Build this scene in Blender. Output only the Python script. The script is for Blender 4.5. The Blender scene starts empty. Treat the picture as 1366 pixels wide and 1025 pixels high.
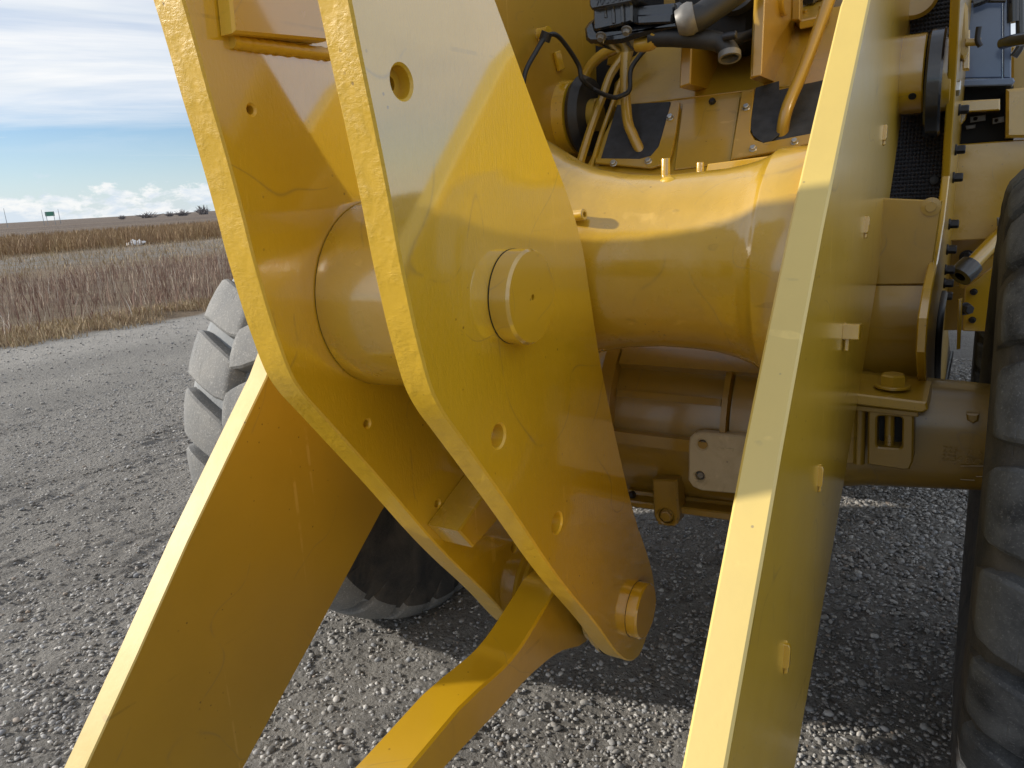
import bpy, bmesh, math, random
import numpy as np
from mathutils import Vector, Matrix, Quaternion
from mathutils.geometry import tessellate_polygon
random.seed(7); rng = np.random.default_rng(11)
S = bpy.context.scene
COL = S.collection
R = math.radians

# ------------------------------------------------------------------ camera
FPX, CAMH = 1000.0, 1.6            # focal length in photo pixels, eye height (m)
CM = Matrix(((0.8548629853, -0.0803599408, 0.5125929733),
             (0.5157466167, 0.2395656304, -0.8225653385),
             (-0.0566983569, 0.9675487529, 0.2462411576)))
CP = Vector((0, 0, CAMH))
cd = bpy.data.cameras.new('camera'); cam = bpy.data.objects.new('camera', cd); COL.objects.link(cam)
cam.matrix_world = Matrix.Translation(CP) @ CM.to_4x4()
cd.sensor_fit = 'HORIZONTAL'; cd.sensor_width = 36.0; cd.lens = 36.0*FPX/1366.0
cd.clip_start = 0.05; cd.clip_end = 9000
S.camera = cam

# ------------------------------------------------------------------ light
SUN_AZ, SUN_EL = R(204), R(22)     # azimuth counter-clockwise from +x
sd = Vector((math.cos(SUN_AZ)*math.cos(SUN_EL), math.sin(SUN_AZ)*math.cos(SUN_EL), math.sin(SUN_EL)))
ld = bpy.data.lights.new('sun', 'SUN'); ld.energy = 5.0; ld.angle = R(1.6); ld.color = (1.0, 0.92, 0.80)
sun = bpy.data.objects.new('sun', ld); COL.objects.link(sun)
sun.rotation_euler = (-sd).to_track_quat('-Z', 'Y').to_euler()

W = bpy.data.worlds.new('World'); S.world = W; W.use_nodes = True
nt = W.node_tree; nt.nodes.clear()
def N(t, kind, **k):
    n = t.nodes.new(kind)
    for a, b in k.items(): setattr(n, a, b)
    return n
def M_(t, op, a, b=None, c=None, clamp=False):
    n = t.nodes.new('ShaderNodeMath'); n.operation = op; n.use_clamp = clamp
    for i, v in enumerate((a, b, c)):
        if v is None: continue
        if isinstance(v, (int, float)): n.inputs[i].default_value = v
        else: t.links.new(v, n.inputs[i])
    return n.outputs[0]
def ramp(t, fac, stops, interp='LINEAR'):
    n = t.nodes.new('ShaderNodeValToRGB'); n.color_ramp.interpolation = interp
    e = n.color_ramp.elements
    while len(e) < len(stops): e.new(0.5)
    for i, (p, c) in enumerate(stops):
        e[i].position = p
        e[i].color = c if isinstance(c, tuple) and len(c) == 4 else ((*c, 1) if isinstance(c, tuple) else (c, c, c, 1))
    if fac is not None: t.links.new(fac, n.inputs[0])
    return n.outputs[0]
def mixc(t, fac, a, b, mode='MIX'):
    n = t.nodes.new('ShaderNodeMix'); n.data_type = 'RGBA'; n.blend_type = mode
    for s, v in ((n.inputs[0], fac), (n.inputs[6], a), (n.inputs[7], b)):
        if isinstance(v, (int, float)): s.default_value = v
        elif isinstance(v, tuple): s.default_value = v if len(v) == 4 else (*v, 1)
        else: t.links.new(v, s)
    return n.outputs[2]
def noise(t, vec, scale, detail=4, rough=0.55, dist=0.0):
    n = t.nodes.new('ShaderNodeTexNoise'); n.inputs['Scale'].default_value = scale
    n.inputs['Detail'].default_value = detail; n.inputs['Roughness'].default_value = rough
    n.inputs['Distortion'].default_value = dist
    if vec is not None: t.links.new(vec, n.inputs['Vector'])
    return n.outputs['Fac']
def vmul(t, vec, s, off=(0, 0, 0)):
    n = t.nodes.new('ShaderNodeMapping'); n.inputs['Scale'].default_value = s; n.inputs['Location'].default_value = off
    t.links.new(vec, n.inputs['Vector']); return n.outputs[0]

sky = N(nt, 'ShaderNodeTexSky', sky_type='NISHITA', sun_disc=False, sun_elevation=SUN_EL,
        sun_rotation=R(90)-SUN_AZ, altitude=1000, air_density=1.0, dust_density=0.6, ozone_density=1.2)
tc = N(nt, 'ShaderNodeTexCoord'); sx = N(nt, 'ShaderNodeSeparateXYZ'); nt.links.new(tc.outputs['Generated'], sx.inputs[0])
zc = M_(nt, 'MAXIMUM', sx.outputs[2], 0.0)
den = M_(nt, 'ADD', zc, 0.06)
cb = N(nt, 'ShaderNodeCombineXYZ')
nt.links.new(M_(nt, 'DIVIDE', sx.outputs[0], den), cb.inputs[0]); nt.links.new(M_(nt, 'DIVIDE', sx.outputs[1], den), cb.inputs[1])
sc_ = N(nt, 'ShaderNodeSeparateXYZ'); nt.links.new(cb.outputs[0], sc_.inputs[0])
A_ = R(62); rot = N(nt, 'ShaderNodeCombineXYZ')
nt.links.new(M_(nt, 'MULTIPLY_ADD', sc_.outputs[0], 0.26*math.cos(A_), M_(nt, 'MULTIPLY', sc_.outputs[1], 0.26*math.sin(A_))), rot.inputs[0])
nt.links.new(M_(nt, 'MULTIPLY_ADD', sc_.outputs[0], -0.42*math.sin(A_), M_(nt, 'MULTIPLY', sc_.outputs[1], 0.42*math.cos(A_))), rot.inputs[1])
n1 = noise(nt, rot.outputs[0], 1.5, 7, 0.6, 0.5)
# cover of the high sheet by height above the horizon: none low down, nearly closed higher up
cov = ramp(nt, zc, [(0.0, 0.0), (0.085, 0.0), (0.108, 0.50), (0.14, 0.74), (0.26, 0.90), (0.55, 0.66), (1.0, 0.5)])
hi = M_(nt, 'MULTIPLY_ADD', M_(nt, 'SUBTRACT', n1, 0.5), 2.6, cov)
hi = M_(nt, 'MULTIPLY', hi, M_(nt, 'MULTIPLY', ramp(nt, zc, [(0.06, 0.0), (0.115, 1.0)]), 1.0), clamp=True)
# thin streaks in the clear band
n3 = noise(nt, vmul(nt, rot.outputs[0], (1.4, 2.6, 1), (3, 1, 0)), 2.2, 5, 0.6, 0.3)
st = M_(nt, 'MULTIPLY', ramp(nt, n3, [(0.60, 0.0), (0.74, 0.7)]), ramp(nt, zc, [(0.04, 0.0), (0.07, 0.8), (0.3, 0.2)]))
# low cumulus row along the horizon
n2 = noise(nt, vmul(nt, tc.outputs['Generated'], (13, 13, 30)), 1.7, 7, 0.6, 0.15)
lowm = ramp(nt, zc, [(0.0, 0.50), (0.016, 0.50), (0.028, 0.44), (0.042, 0.08), (0.056, 0.0)])
lo = M_(nt, 'MULTIPLY', M_(nt, 'ADD', M_(nt, 'SUBTRACT', n2, 0.60), M_(nt, 'MULTIPLY', lowm, 0.33)), 13.0, clamp=True)
lo = M_(nt, 'MULTIPLY', lo, ramp(nt, zc, [(0.036, 1.0), (0.056, 0.0)]), clamp=True)
cl = M_(nt, 'MAXIMUM', M_(nt, 'MAXIMUM', hi, st), M_(nt, 'MULTIPLY', lo, 0.85), clamp=True)
shade = noise(nt, vmul(nt, rot.outputs[0], (1, 1.6, 1), (7, 2, 0)), 1.9, 5, 0.6)
ccol = ramp(nt, shade, [(0.3, (8.0, 8.6, 9.2)), (0.58, (9.8, 9.9, 10.0))])
skyc = mixc(nt, 1.0, sky.outputs[0], (0.80, 0.96, 1.20), 'MULTIPLY')
pale = mixc(nt, ramp(nt, zc, [(0.0, 0.72), (0.05, 0.30), (0.10, 0.02)]), skyc, (7.0, 8.0, 9.0))
lcol = ramp(nt, noise(nt, vmul(nt, tc.outputs['Generated'], (13, 13, 34), (0, 0, 0.35)), 1.7, 7, 0.6, 0.15), [(0.42, (9.9, 9.9, 9.8)), (0.58, (7.0, 7.9, 8.9))])
ccol = mixc(nt, ramp(nt, zc, [(0.05, 1.0), (0.07, 0.0)]), ccol, lcol)
allc = mixc(nt, cl, pale, ccol)
bg = N(nt, 'ShaderNodeBackground'); bg.inputs['Strength'].default_value = 0.10
nt.links.new(allc, bg.inputs['Color'])
out = N(nt, 'ShaderNodeOutputWorld'); nt.links.new(bg.outputs[0], out.inputs[0])

S.view_settings.view_transform = 'Standard'; S.view_settings.look = 'None'
S.view_settings.exposure = 0.0; S.view_settings.gamma = 1.0; S.view_settings.use_curve_mapping = False
S.render.engine = 'CYCLES'
S.cycles.max_bounces = 8; S.cycles.glossy_bounces = 4; S.cycles.diffuse_bounces = 3

# ------------------------------------------------------------------ pixel rays -> points on real planes
def ray(p): return CM @ Vector(((p[0]-683)/FPX, (512.5-p[1])/FPX, -1.0))
def PX(p, x): r = ray(p); return CP + r*(x/r.x)
def PY(p, y): r = ray(p); return CP + r*(y/r.y)
def PZ(p, z=0.0): r = ray(p); return CP + r*((z-CAMH)/r.z)
class Plane:
    def __init__(s, o, U, V):
        s.o = Vector(o); s.U = Vector(U).normalized(); V = Vector(V); V = V - s.U*V.dot(s.U); s.V = V.normalized(); s.N = s.U.cross(s.V)
    def uv(s, p):
        r = ray(p); t = (s.o-CP).dot(s.N)/r.dot(s.N); q = CP + r*t - s.o
        return (q.dot(s.U), q.dot(s.V))
    def at(s, p, h=0.0):
        u = s.uv(p); return s.pt(u[0], u[1], h)
    def pt(s, u, v, h=0.0): return s.o + s.U*u + s.V*v + s.N*h
    def depth(s, p): return (-(CM.transposed() @ (s.at(p)-CP)).z)
def XPL(x): return Plane((x, 0, 0), (0, 1, 0), (0, 0, 1))
def YPL(y): return Plane((0, y, 0), (1, 0, 0), (0, 0, 1))     # normal points to -y (toward the viewer)

# ------------------------------------------------------------------ materials
def mat(name):
    m = bpy.data.materials.new(name); m.use_nodes = True
    t = m.node_tree; b = t.nodes['Principled BSDF']; return m, t, b
def bump(t, b, h, strength, dist=0.002, prev=None):
    n = t.nodes.new('ShaderNodeBump'); n.inputs['Strength'].default_value = strength; n.inputs['Distance'].default_value = dist
    t.links.new(h, n.inputs['Height'])
    if prev is not None: t.links.new(prev, n.inputs['Normal'])
    t.links.new(n.outputs[0], b.inputs['Normal']); return n.outputs[0]
def pos(t): return N(t, 'ShaderNodeNewGeometry').outputs['Position']

def paint(name, base, rough=0.2, coat=0.8, rough_edge=False, age=0.0, dark=None, wave=1.0, coat_ior=1.7, coat_rough=None, jag=0.0, scrape=0.6):
    m, t, b = mat(name); p = pos(t)
    big = noise(t, p, 3.0, 5, 0.6); fine = noise(t, p, 55, 5, 0.6); mid = noise(t, p, 14, 5, 0.6)
    c = mixc(t, ramp(t, big, [(0.3, 0.0), (0.7, 1.0)]), tuple(v*0.93 for v in base), tuple(min(1, v*1.05) for v in base))
    # thin scratches, in two directions
    for k, (rx, sc, off) in enumerate(((0.5, (70, 320, 5), 3.0), (-0.7, (90, 7, 260), 8.0))):
        mp = N(t, 'ShaderNodeMapping'); mp.inputs['Rotation'].default_value = (rx, 0.3, 0.2); mp.inputs['Scale'].default_value = sc; mp.inputs['Location'].default_value = (off, off, off)
        t.links.new(p, mp.inputs['Vector'])
        s = noise(t, mp.outputs[0], 0.12, 2, 0.4)
        msk = M_(t, 'MULTIPLY', ramp(t, s, [(0.695, 0.0), (0.72, 1.0)]), ramp(t, mid, [(0.5, 0.0), (0.6, 0.55)]))
        c = mixc(t, msk, c, tuple(min(1, v*1.25+0.05) for v in base) if k == 0 else tuple(v*0.6 for v in base))
    # a few long curved scrapes
    ln = noise(t, p, 3.4, 1, 0.4, 0.4)
    sl = M_(t, 'MULTIPLY', ramp(t, M_(t, 'ABSOLUTE', M_(t, 'SUBTRACT', ln, 0.5)), [(0.0, 1.0), (0.0045, 0.0)]), ramp(t, noise(t, vmul(t, p, (1, 1, 1), (2, 5, 9)), 7, 4, 0.65), [(0.47, 0.0), (0.56, scrape)]))
    c = mixc(t, sl, c, tuple(v*0.55+0.03 for v in base))
    # chips and specks
    vo = N(t, 'ShaderNodeTexVoronoi'); vo.inputs['Scale'].default_value = 38; t.links.new(p, vo.inputs['Vector'])
    sp = M_(t, 'MULTIPLY', ramp(t, vo.outputs['Distance'], [(0.07, 1.0), (0.11, 0.0)]), ramp(t, noise(t, p, 6, 3), [(0.54, 0.0), (0.60, 0.8)]))
    c = mixc(t, sp, c, (base[0]*0.35, base[1]*0.32, base[2]*0.5))
    if age > 0:
        dm = M_(t, 'MULTIPLY', ramp(t, noise(t, p, 9, 7, 0.68, 0.6), [(0.40, 0.0), (0.68, 1.0)]), age)
        c = mixc(t, dm, c, (0.21, 0.14, 0.045))
        bk = M_(t, 'MULTIPLY', ramp(t, noise(t, vmul(t, p, (1, 1, .6), (4, 4, 4)), 16, 8, 0.7, 0.8), [(0.56, 0.0), (0.72, 1.0)]), age*0.9)
        c = mixc(t, bk, c, dark or (0.08, 0.055, 0.02))
    t.links.new(c, b.inputs['Base Color'])
    rr = M_(t, 'ADD', M_(t, 'MULTIPLY', mid, 0.16 + 0.25*age), rough - 0.06)
    t.links.new(rr, b.inputs['Roughness'])
    b.inputs['IOR'].default_value = 1.6
    b.inputs['Coat Weight'].default_value = coat; b.inputs['Coat Roughness'].default_value = rough*0.42 if coat_rough is None else coat_rough
    b.inputs['Coat IOR'].default_value = coat_ior
    if rough_edge:
        cut = noise(t, vmul(t, p, (0.6, 1, 1)), 150, 6, 0.7, 0.5)
        lump = noise(t, p, 22, 3, 0.5)
        h = M_(t, 'ADD', M_(t, 'MULTIPLY', cut, M_(t, 'ADD', 0.25, ramp(t, lump, [(0.4, 0.0), (0.62, 0.9)]))), M_(t, 'MULTIPLY', lump, 0.6))
        bump(t, b, h, 0.36, 0.0040)
    else:
        pr = bump(t, b, noise(t, p, 8, 2, 0.4), 0.10*wave, 0.01)
        pr = bump(t, b, fine, 0.16*wave, 0.0012, pr)
        pr = bump(t, b, sp, -0.3, 0.001, pr)
        if jag:
            jn = noise(t, vmul(t, p, (1, 1.0, 0.35)), 120, 4, 0.7, 0.6)
            bump(t, b, jn, jag, 0.0011, pr)
    return m
YEL = (0.58, 0.342, 0.012)
M_PAINT = paint('yellow_gloss_paint', YEL, 0.22, 1.0, coat_ior=2.0)
M_BELL = paint('yellow_mirror_gloss_paint', (0.63, 0.385, 0.011), 0.30, 1.0, wave=1.6, coat_ior=2.6, coat_rough=0.065, jag=1.0, scrape=0.8)
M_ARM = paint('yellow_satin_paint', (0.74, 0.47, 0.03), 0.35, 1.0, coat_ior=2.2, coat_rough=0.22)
M_SHADE = paint('yellow_shaded_matt_paint', (0.39, 0.225, 0.008), 0.45, 0.25, coat_ior=1.5)  # darker copy of the machine yellow, the arm's shade put into the base
M_EDGE = paint('yellow_flame_cut_edge', (0.68, 0.415, 0.018), 0.38, 0.25, True, coat_ior=1.6, scrape=0.0)
M_ARM_EDGE = paint('yellow_arm_edge', (0.68, 0.485, 0.07), 0.62, 0.8, False, 0.0, wave=3.0, coat_ior=2.4, coat_rough=0.5, scrape=0.0)  # paler base holds the sky sheen along the arm's shaded edge
M_TOP_EDGE = paint('yellow_arm_top_edge', (0.55, 0.385, 0.07), 0.62, 0.45, False, 0.0, wave=4.0, coat_ior=1.7, coat_rough=0.52, scrape=0.0)  # creamy base holds part of the sun glare on this edge
M_CAST = paint('yellow_cast_metal', (0.56, 0.335, 0.016), 0.26, 0.8, False, 0.10, wave=4.5, coat_ior=2.0, coat_rough=0.13)
M_AGED = paint('yellow_dusty_paint', (0.45, 0.27, 0.016), 0.30, 0.45, False, 0.16)
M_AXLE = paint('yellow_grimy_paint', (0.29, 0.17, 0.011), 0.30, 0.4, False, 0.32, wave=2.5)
M_PALE = paint('pale_primer_plate', (0.50, 0.43, 0.29), 0.55, 0.0, False, 0.35)
M_TAN = paint('tan_worn_paint', (0.46, 0.285, 0.03), 0.30, 0.45, False, 0.16)

def simple(name, base, rough, metal=0.0, bsc=None, bstr=0.2, var=0.25, coat=0.0, vsc=20):
    m, t, b = mat(name); p = pos(t)
    n = noise(t, p, vsc, 6, 0.6)
    c = mixc(t, ramp(t, n, [(0.3, 0.0), (0.7, 1.0)]), tuple(v*(1-var) for v in base), tuple(min(1, v*(1+var)) for v in base))
    t.links.new(c, b.inputs['Base Color']); b.inputs['Metallic'].default_value = metal
    t.links.new(M_(t, 'ADD', M_(t, 'MULTIPLY', n, 0.2), rough-0.1), b.inputs['Roughness'])
    b.inputs['Coat Weight'].default_value = coat; b.inputs['Coat Roughness'].default_value = 0.08
    if bsc: bump(t, b, noise(t, p, bsc, 5, 0.6), bstr, 0.003)
    return m
M_BLACK = simple('black_gloss_paint', (0.017, 0.019, 0.024), 0.22, 0, 45, 0.5, 0.3, 0.8)
M_DARK = simple('dark_recess', (0.012, 0.012, 0.013), 0.7)  # near-black stands in for the shade inside openings and gaps
M_HOSE = simple('hose_rubber', (0.022, 0.023, 0.026), 0.5, 0, 200, 0.2)
M_FLAP = simple('flap_rubber', (0.030, 0.034, 0.042), 0.62, 0, 28, 0.3, 0.45, vsc=26)
M_STEEL = simple('zinc_bolt', (0.55, 0.55, 0.53), 0.32, 0.9)
M_BOLT = simple('black_bolt', (0.035, 0.035, 0.04), 0.38, 0.5)
M_GREY = simple('grey_fitting', (0.20, 0.195, 0.185), 0.45, 0.3)
M_BLUE = simple('sky_tinted_black_paint', (0.125, 0.175, 0.29), 0.22, 0, None, 0, 0.10, 0.8, 8)  # black gloss panel, reflected blue sky put into the base colour
M_WHITE = simple('white_plastic', (0.75, 0.76, 0.78), 0.5, 0, 20, 0.5, 0.05)
M_GREEN = simple('sign_green', (0.08, 0.27, 0.19), 0.5, 0, None, 0, 0.05)  # green paled to carry the haze of distance
M_POLE = simple('galvanised_pole', (0.33, 0.35, 0.37), 0.5, 0.3)
M_TWIG = simple('bare_twig', (0.20, 0.185, 0.19), 0.9)  # twig colour greyed and lightened to carry the haze of distance

def mat_mat():
    m, t, b = mat('ribbed_rubber_mat'); p = pos(t)
    s = N(t, 'ShaderNodeSeparateXYZ'); t.links.new(p, s.inputs[0])
    w1 = M_(t, 'SINE', M_(t, 'MULTIPLY', s.outputs[2], 520.0)); w2 = M_(t, 'SINE', M_(t, 'MULTIPLY', s.outputs[0], 620.0))
    h = M_(t, 'MULTIPLY', M_(t, 'ADD', w1, 1.0), M_(t, 'ADD', w2, 1.0))
    c = mixc(t, ramp(t, noise(t, p, 10, 5), [(0.3, 0.0), (0.7, 1.0)]), (0.016, 0.018, 0.024), (0.034, 0.037, 0.047))
    t.links.new(c, b.inputs['Base Color']); b.inputs['Roughness'].default_value = 0.5
    bump(t, b, h, 0.6, 0.003); return m
M_MAT = mat_mat()

def tyre_mat(name, base, dusty, worn):
    m, t, b = mat(name); p = pos(t)
    n1 = noise(t, p, 7, 7, 0.65, 0.6); n2 = noise(t, p, 130, 6, 0.75); n3 = noise(t, p, 260, 3, 0.6)
    c = mixc(t, ramp(t, n1, [(0.35, 0.0), (0.68, 1.0)]), base, dusty)
    c = mixc(t, M_(t, 'MULTIPLY', ramp(t, n2, [(0.54, 0.0), (0.66, 0.8)]), worn), c, tuple(min(1, v*1.55+0.03) for v in dusty))
    c = mixc(t, M_(t, 'MULTIPLY', ramp(t, n3, [(0.60, 0.0), (0.70, 1.0)]), 0.5*worn), c, (0.46, 0.45, 0.42))
    t.links.new(c, b.inputs['Base Color']); b.inputs['Roughness'].default_value = 0.72
    # fine cuts running round the tread
    s = noise(t, vmul(t, p, (120, 9, 9)), 1.0, 3, 0.6)
    cut = ramp(t, s, [(0.30, 0.0), (0.36, 1.0)])
    h = M_(t, 'ADD', M_(t, 'MULTIPLY', n2, 0.8), M_(t, 'MULTIPLY', cut, 0.4))
    bump(t, b, h, 0.6, 0.005); return m
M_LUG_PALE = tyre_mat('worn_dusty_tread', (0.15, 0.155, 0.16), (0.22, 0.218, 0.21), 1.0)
M_LUG_DARK = tyre_mat('worn_shaded_tread', (0.020, 0.023, 0.029), (0.12, 0.126, 0.136), 0.35)  # worn tread, darker copy with the shade of the right tyres in it
M_CARC_PALE = tyre_mat('dusty_groove_rubber', (0.20, 0.22, 0.24), (0.27, 0.28, 0.29), 0.1)
M_WALL = tyre_mat('sidewall_rubber', (0.020, 0.022, 0.027), (0.085, 0.076, 0.066), 0.12)

# ------------------------------------------------------------------ mesh helpers
WLOC = {}
def finish(name, bm, mats, parent=None, smooth=38, recalc=True, keep=False):
    if recalc: bmesh.ops.recalc_face_normals(bm, faces=bm.faces)
    me = bpy.data.meshes.new(name)
    co = [v.co for v in bm.verts]
    lo = Vector((min(c.x for c in co), min(c.y for c in co), min(c.z for c in co)))
    hi = Vector((max(c.x for c in co), max(c.y for c in co), max(c.z for c in co)))
    ctr = (lo+hi)/2
    for v in bm.verts: v.co -= ctr
    bm.to_mesh(me); bm.free()
    if not isinstance(mats, (list, tuple)): mats = [mats]
    for m in mats: me.materials.append(m)
    if smooth is not None:
        if not keep: me.polygons.foreach_set('use_smooth', [True]*len(me.polygons))
        me.set_sharp_from_angle(angle=R(smooth))
    return place(name, me, ctr, parent)
def place(name, me, ctr, parent=None):
    o = bpy.data.objects.new(name, me); COL.objects.link(o)
    WLOC[o.name] = Vector(ctr)
    if parent is not None:
        o.parent = parent; o.location = Vector(ctr) - WLOC[parent.name]
    else: o.location = ctr
    return o
def smooth2d(pts, it=1, closed=True):
    for _ in range(it):
        q = []
        n = len(pts)
        for i in range(n):
            a, b = pts[i], pts[(i+1) % n]
            q.append((a[0]*.75+b[0]*.25, a[1]*.75+b[1]*.25)); q.append((a[0]*.25+b[0]*.75, a[1]*.25+b[1]*.75))
        pts = q
    return pts
def rrect(c, f, n=4):
    c = [Vector(p) for p in c]; out = []
    for i in range(len(c)):
        a = c[i].lerp(c[i-1], f*min(1, (c[i]-c[(i+1) % len(c)]).length/(c[i]-c[i-1]).length)); b = c[i].lerp(c[(i+1) % len(c)], f*min(1, (c[i]-c[i-1]).length/(c[i]-c[(i+1) % len(c)]).length))
        for k in range(n+1):
            s_ = k/n; q = a.lerp(c[i], s_).lerp(c[i].lerp(b, s_), s_); out.append((q.x, q.y))
    return out
def area(l): return 0.5*sum(l[i][0]*l[(i+1) % len(l)][1]-l[(i+1) % len(l)][0]*l[i][1] for i in range(len(l)))
def add_plate(bm, pl, loops, h0, h1, bev=0.003, side_mat=0):
    """solid slab between heights h0<h1 along pl.N, outline loops[0], holes after it, small chamfers"""
    ls = []
    for k, l in enumerate(loops):
        l = [tuple(p) for p in l]
        if (area(l) > 0) != (k == 0): l.reverse()
        ls.append(l)
    rings = {}
    bev = min(bev, (h1-h0)*0.45)
    for lvl, (h, ins) in enumerate(((h0, bev), (h0+bev, 0), (h1-bev, 0), (h1, bev))):
        for k, l in enumerate(ls):
            n = len(l); vs = []
            for i in range(n):
                a, b, c = l[i-1], l[i], l[(i+1) % n]
                d1 = Vector((b[0]-a[0], b[1]-a[1])); d2 = Vector((c[0]-b[0], c[1]-b[1]))
                if d1.length < 1e-9: d1 = d2
                if d2.length < 1e-9: d2 = d1
                d1.normalize(); d2.normalize()
                n1 = Vector((-d1.y, d1.x)); n2 = Vector((-d2.y, d2.x)); nn = n1+n2
                nn = nn*(1.0/max(0.4, nn.length_squared))*2 if nn.length > 1e-6 else n1
                if nn.length > 2: nn *= 2/nn.length
                vs.append(bm.verts.new(pl.pt(b[0]+nn.x*ins, b[1]+nn.y*ins, h)))
            rings[lvl, k] = vs
    tri = tessellate_polygon([[Vector((p[0], p[1], 0)) for p in l] for l in ls])
    for lvl in (0, 3):
        allv = [v for k in range(len(ls)) for v in rings[lvl, k]]
        for f in tri:
            try:
                fc = bm.faces.new([allv[i] for i in f]); fc.smooth = False
            except ValueError: pass
    for lvl in range(3):
        for k in range(len(ls)):
            a, b = rings[lvl, k], rings[lvl+1, k]; n = len(a)
            for i in range(n):
                f = bm.faces.new((a[i], a[(i+1) % n], b[(i+1) % n], b[i])); f.material_index = side_mat; f.smooth = True
def circle(c, r, n=28): return [(c[0]+r*math.cos(2*math.pi*i/n), c[1]+r*math.sin(2*math.pi*i/n)) for i in range(n)]
def hole(pl, p, rpx, n=28):
    c = pl.uv(p); return circle(c, rpx*pl.depth(p)/FPX, n)
def plate(name, pl, px, t, parent, mats=None, bev=0.003, holes=(), sm=0, uv=False, front=0.0, smooth=38):
    pts = list(px) if uv else [pl.uv(p) for p in px]
    if sm: pts = smooth2d(pts, sm)
    bm = bmesh.new()
    add_plate(bm, pl, [pts]+[hole(pl, (h[0], h[1]), h[2]) for h in holes], front-t, front, bev, 1)
    mats = mats or [M_PAINT, M_PAINT]
    if not isinstance(mats, (list, tuple)): mats = [mats, mats]
    return finish(name, bm, mats, parent, smooth, True, True)
def basis(d):
    d = Vector(d).normalized(); a = Vector((0, 0, 1)) if abs(d.z) < 0.9 else Vector((1, 0, 0))
    u = a.cross(d).normalized(); return u, d.cross(u), d
def add_lathe(bm, o, d, prof, seg=32, mi=0, phase=0.0):
    """prof: list of (radius, distance along d)"""
    u, v, d = basis(d); o = Vector(o); rings = []
    for r, h in prof:
        if r < 1e-6: rings.append([bm.verts.new(o+d*h)])
        else: rings.append([bm.verts.new(o+d*h+(u*math.cos(phase+2*math.pi*i/seg)+v*math.sin(phase+2*math.pi*i/seg))*r) for i in range(seg)])
    for a, b in zip(rings, rings[1:]):
        for i in range(seg):
            j = (i+1) % seg
            if len(a) == 1 and len(b) == 1: continue
            if len(a) == 1: f = bm.faces.new((a[0], b[j], b[i]))
            elif len(b) == 1: f = bm.faces.new((a[i], a[j], b[0]))
            else: f = bm.faces.new((a[i], a[j], b[j], b[i]))
            f.material_index = mi
def lathe(name, o, d, prof, parent, m, seg=32, smooth=35):
    bm = bmesh.new(); add_lathe(bm, o, d, prof, seg); return finish(name, bm, m, parent, smooth)
def disc_prof(r, h0, h1, bev=0.003): return [(0, h0), (r, h0), (r, h1-bev), (r-bev, h1), (0, h1)]
def bolt(name, o, d, r, h, parent, m, washer=0.0, phase=0.3):
    bm = bmesh.new(); b = 0
    if washer > 0:
        add_lathe(bm, o, d, [(0, 0), (washer, 0), (washer, 0.15*h), (washer*0.95, 0.2*h), (0, 0.2*h)], 24); b = 0.2*h
    add_lathe(bm, o, d, [(0, b), (r, b), (r, h*0.88), (r*0.84, h), (0, h)], 6, 0, phase)
    return finish(name, bm, m, parent, 25)
def spline(pts, k=6):
    pts = [Vector(p) for p in pts]; out = []
    for i in range(len(pts)-1):
        p0 = pts[max(i-1, 0)]; p1 = pts[i]; p2 = pts[i+1]; p3 = pts[min(i+2, len(pts)-1)]
        for j in range(k):
            s = j/k
            out.append(0.5*((2*p1)+(p2-p0)*s+(2*p0-5*p1+4*p2-p3)*s*s+(3*p1-p0-3*p2+p3)*s**3))
    out.append(pts[-1]); return out
def add_tube(bm, pts, r, seg=12, k=6, cap=True, flat=1.0):
    pts = spline(pts, k) if k else [Vector(p) for p in pts]
    rings = []; u = None
    for i, p in enumerate(pts):
        d = (pts[min(i+1, len(pts)-1)]-pts[max(i-1, 0)]).normalized()
        if u is None: u = basis(d)[0]
        u = (u-d*u.dot(d)).normalized(); v = d.cross(u)
        rr = r(i/(len(pts)-1)) if callable(r) else r
        rings.append([bm.verts.new(p+(u*math.cos(2*math.pi*a/seg)+v*math.sin(2*math.pi*a/seg)*flat)*rr) for a in range(seg)])
    for a, b in zip(rings, rings[1:]):
        for i in range(seg): bm.faces.new((a[i], a[(i+1) % seg], b[(i+1) % seg], b[i]))
    if cap: bm.faces.new(rings[0]); bm.faces.new(rings[-1])
def tube(name, pts, r, parent, m, seg=12, k=6, cap=True):
    bm = bmesh.new(); add_tube(bm, pts, r, seg, k, cap); return finish(name, bm, m, parent, 50)
def loft(name, rings, parent, m, cap=True, smooth=60):
    bm = bmesh.new(); rr = [[bm.verts.new(p) for p in r] for r in rings]; n = len(rr[0])
    for a, b in zip(rr, rr[1:]):
        for i in range(n): bm.faces.new((a[i], a[(i+1) % n], b[(i+1) % n], b[i]))
    if cap: bm.faces.new(rr[0]); bm.faces.new(rr[-1])
    return finish(name, bm, m, parent, smooth)
def tag(o, label=None, cat=None, group=None, kind=None):
    if label: o['label'] = label
    if cat: o['category'] = cat
    if group: o['group'] = group
    if kind: o['kind'] = kind
    return o
def empty(name, loc):
    o = bpy.data.objects.new(name, None); COL.objects.link(o); o.location = loc; WLOC[o.name] = Vector(loc); return o

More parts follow.
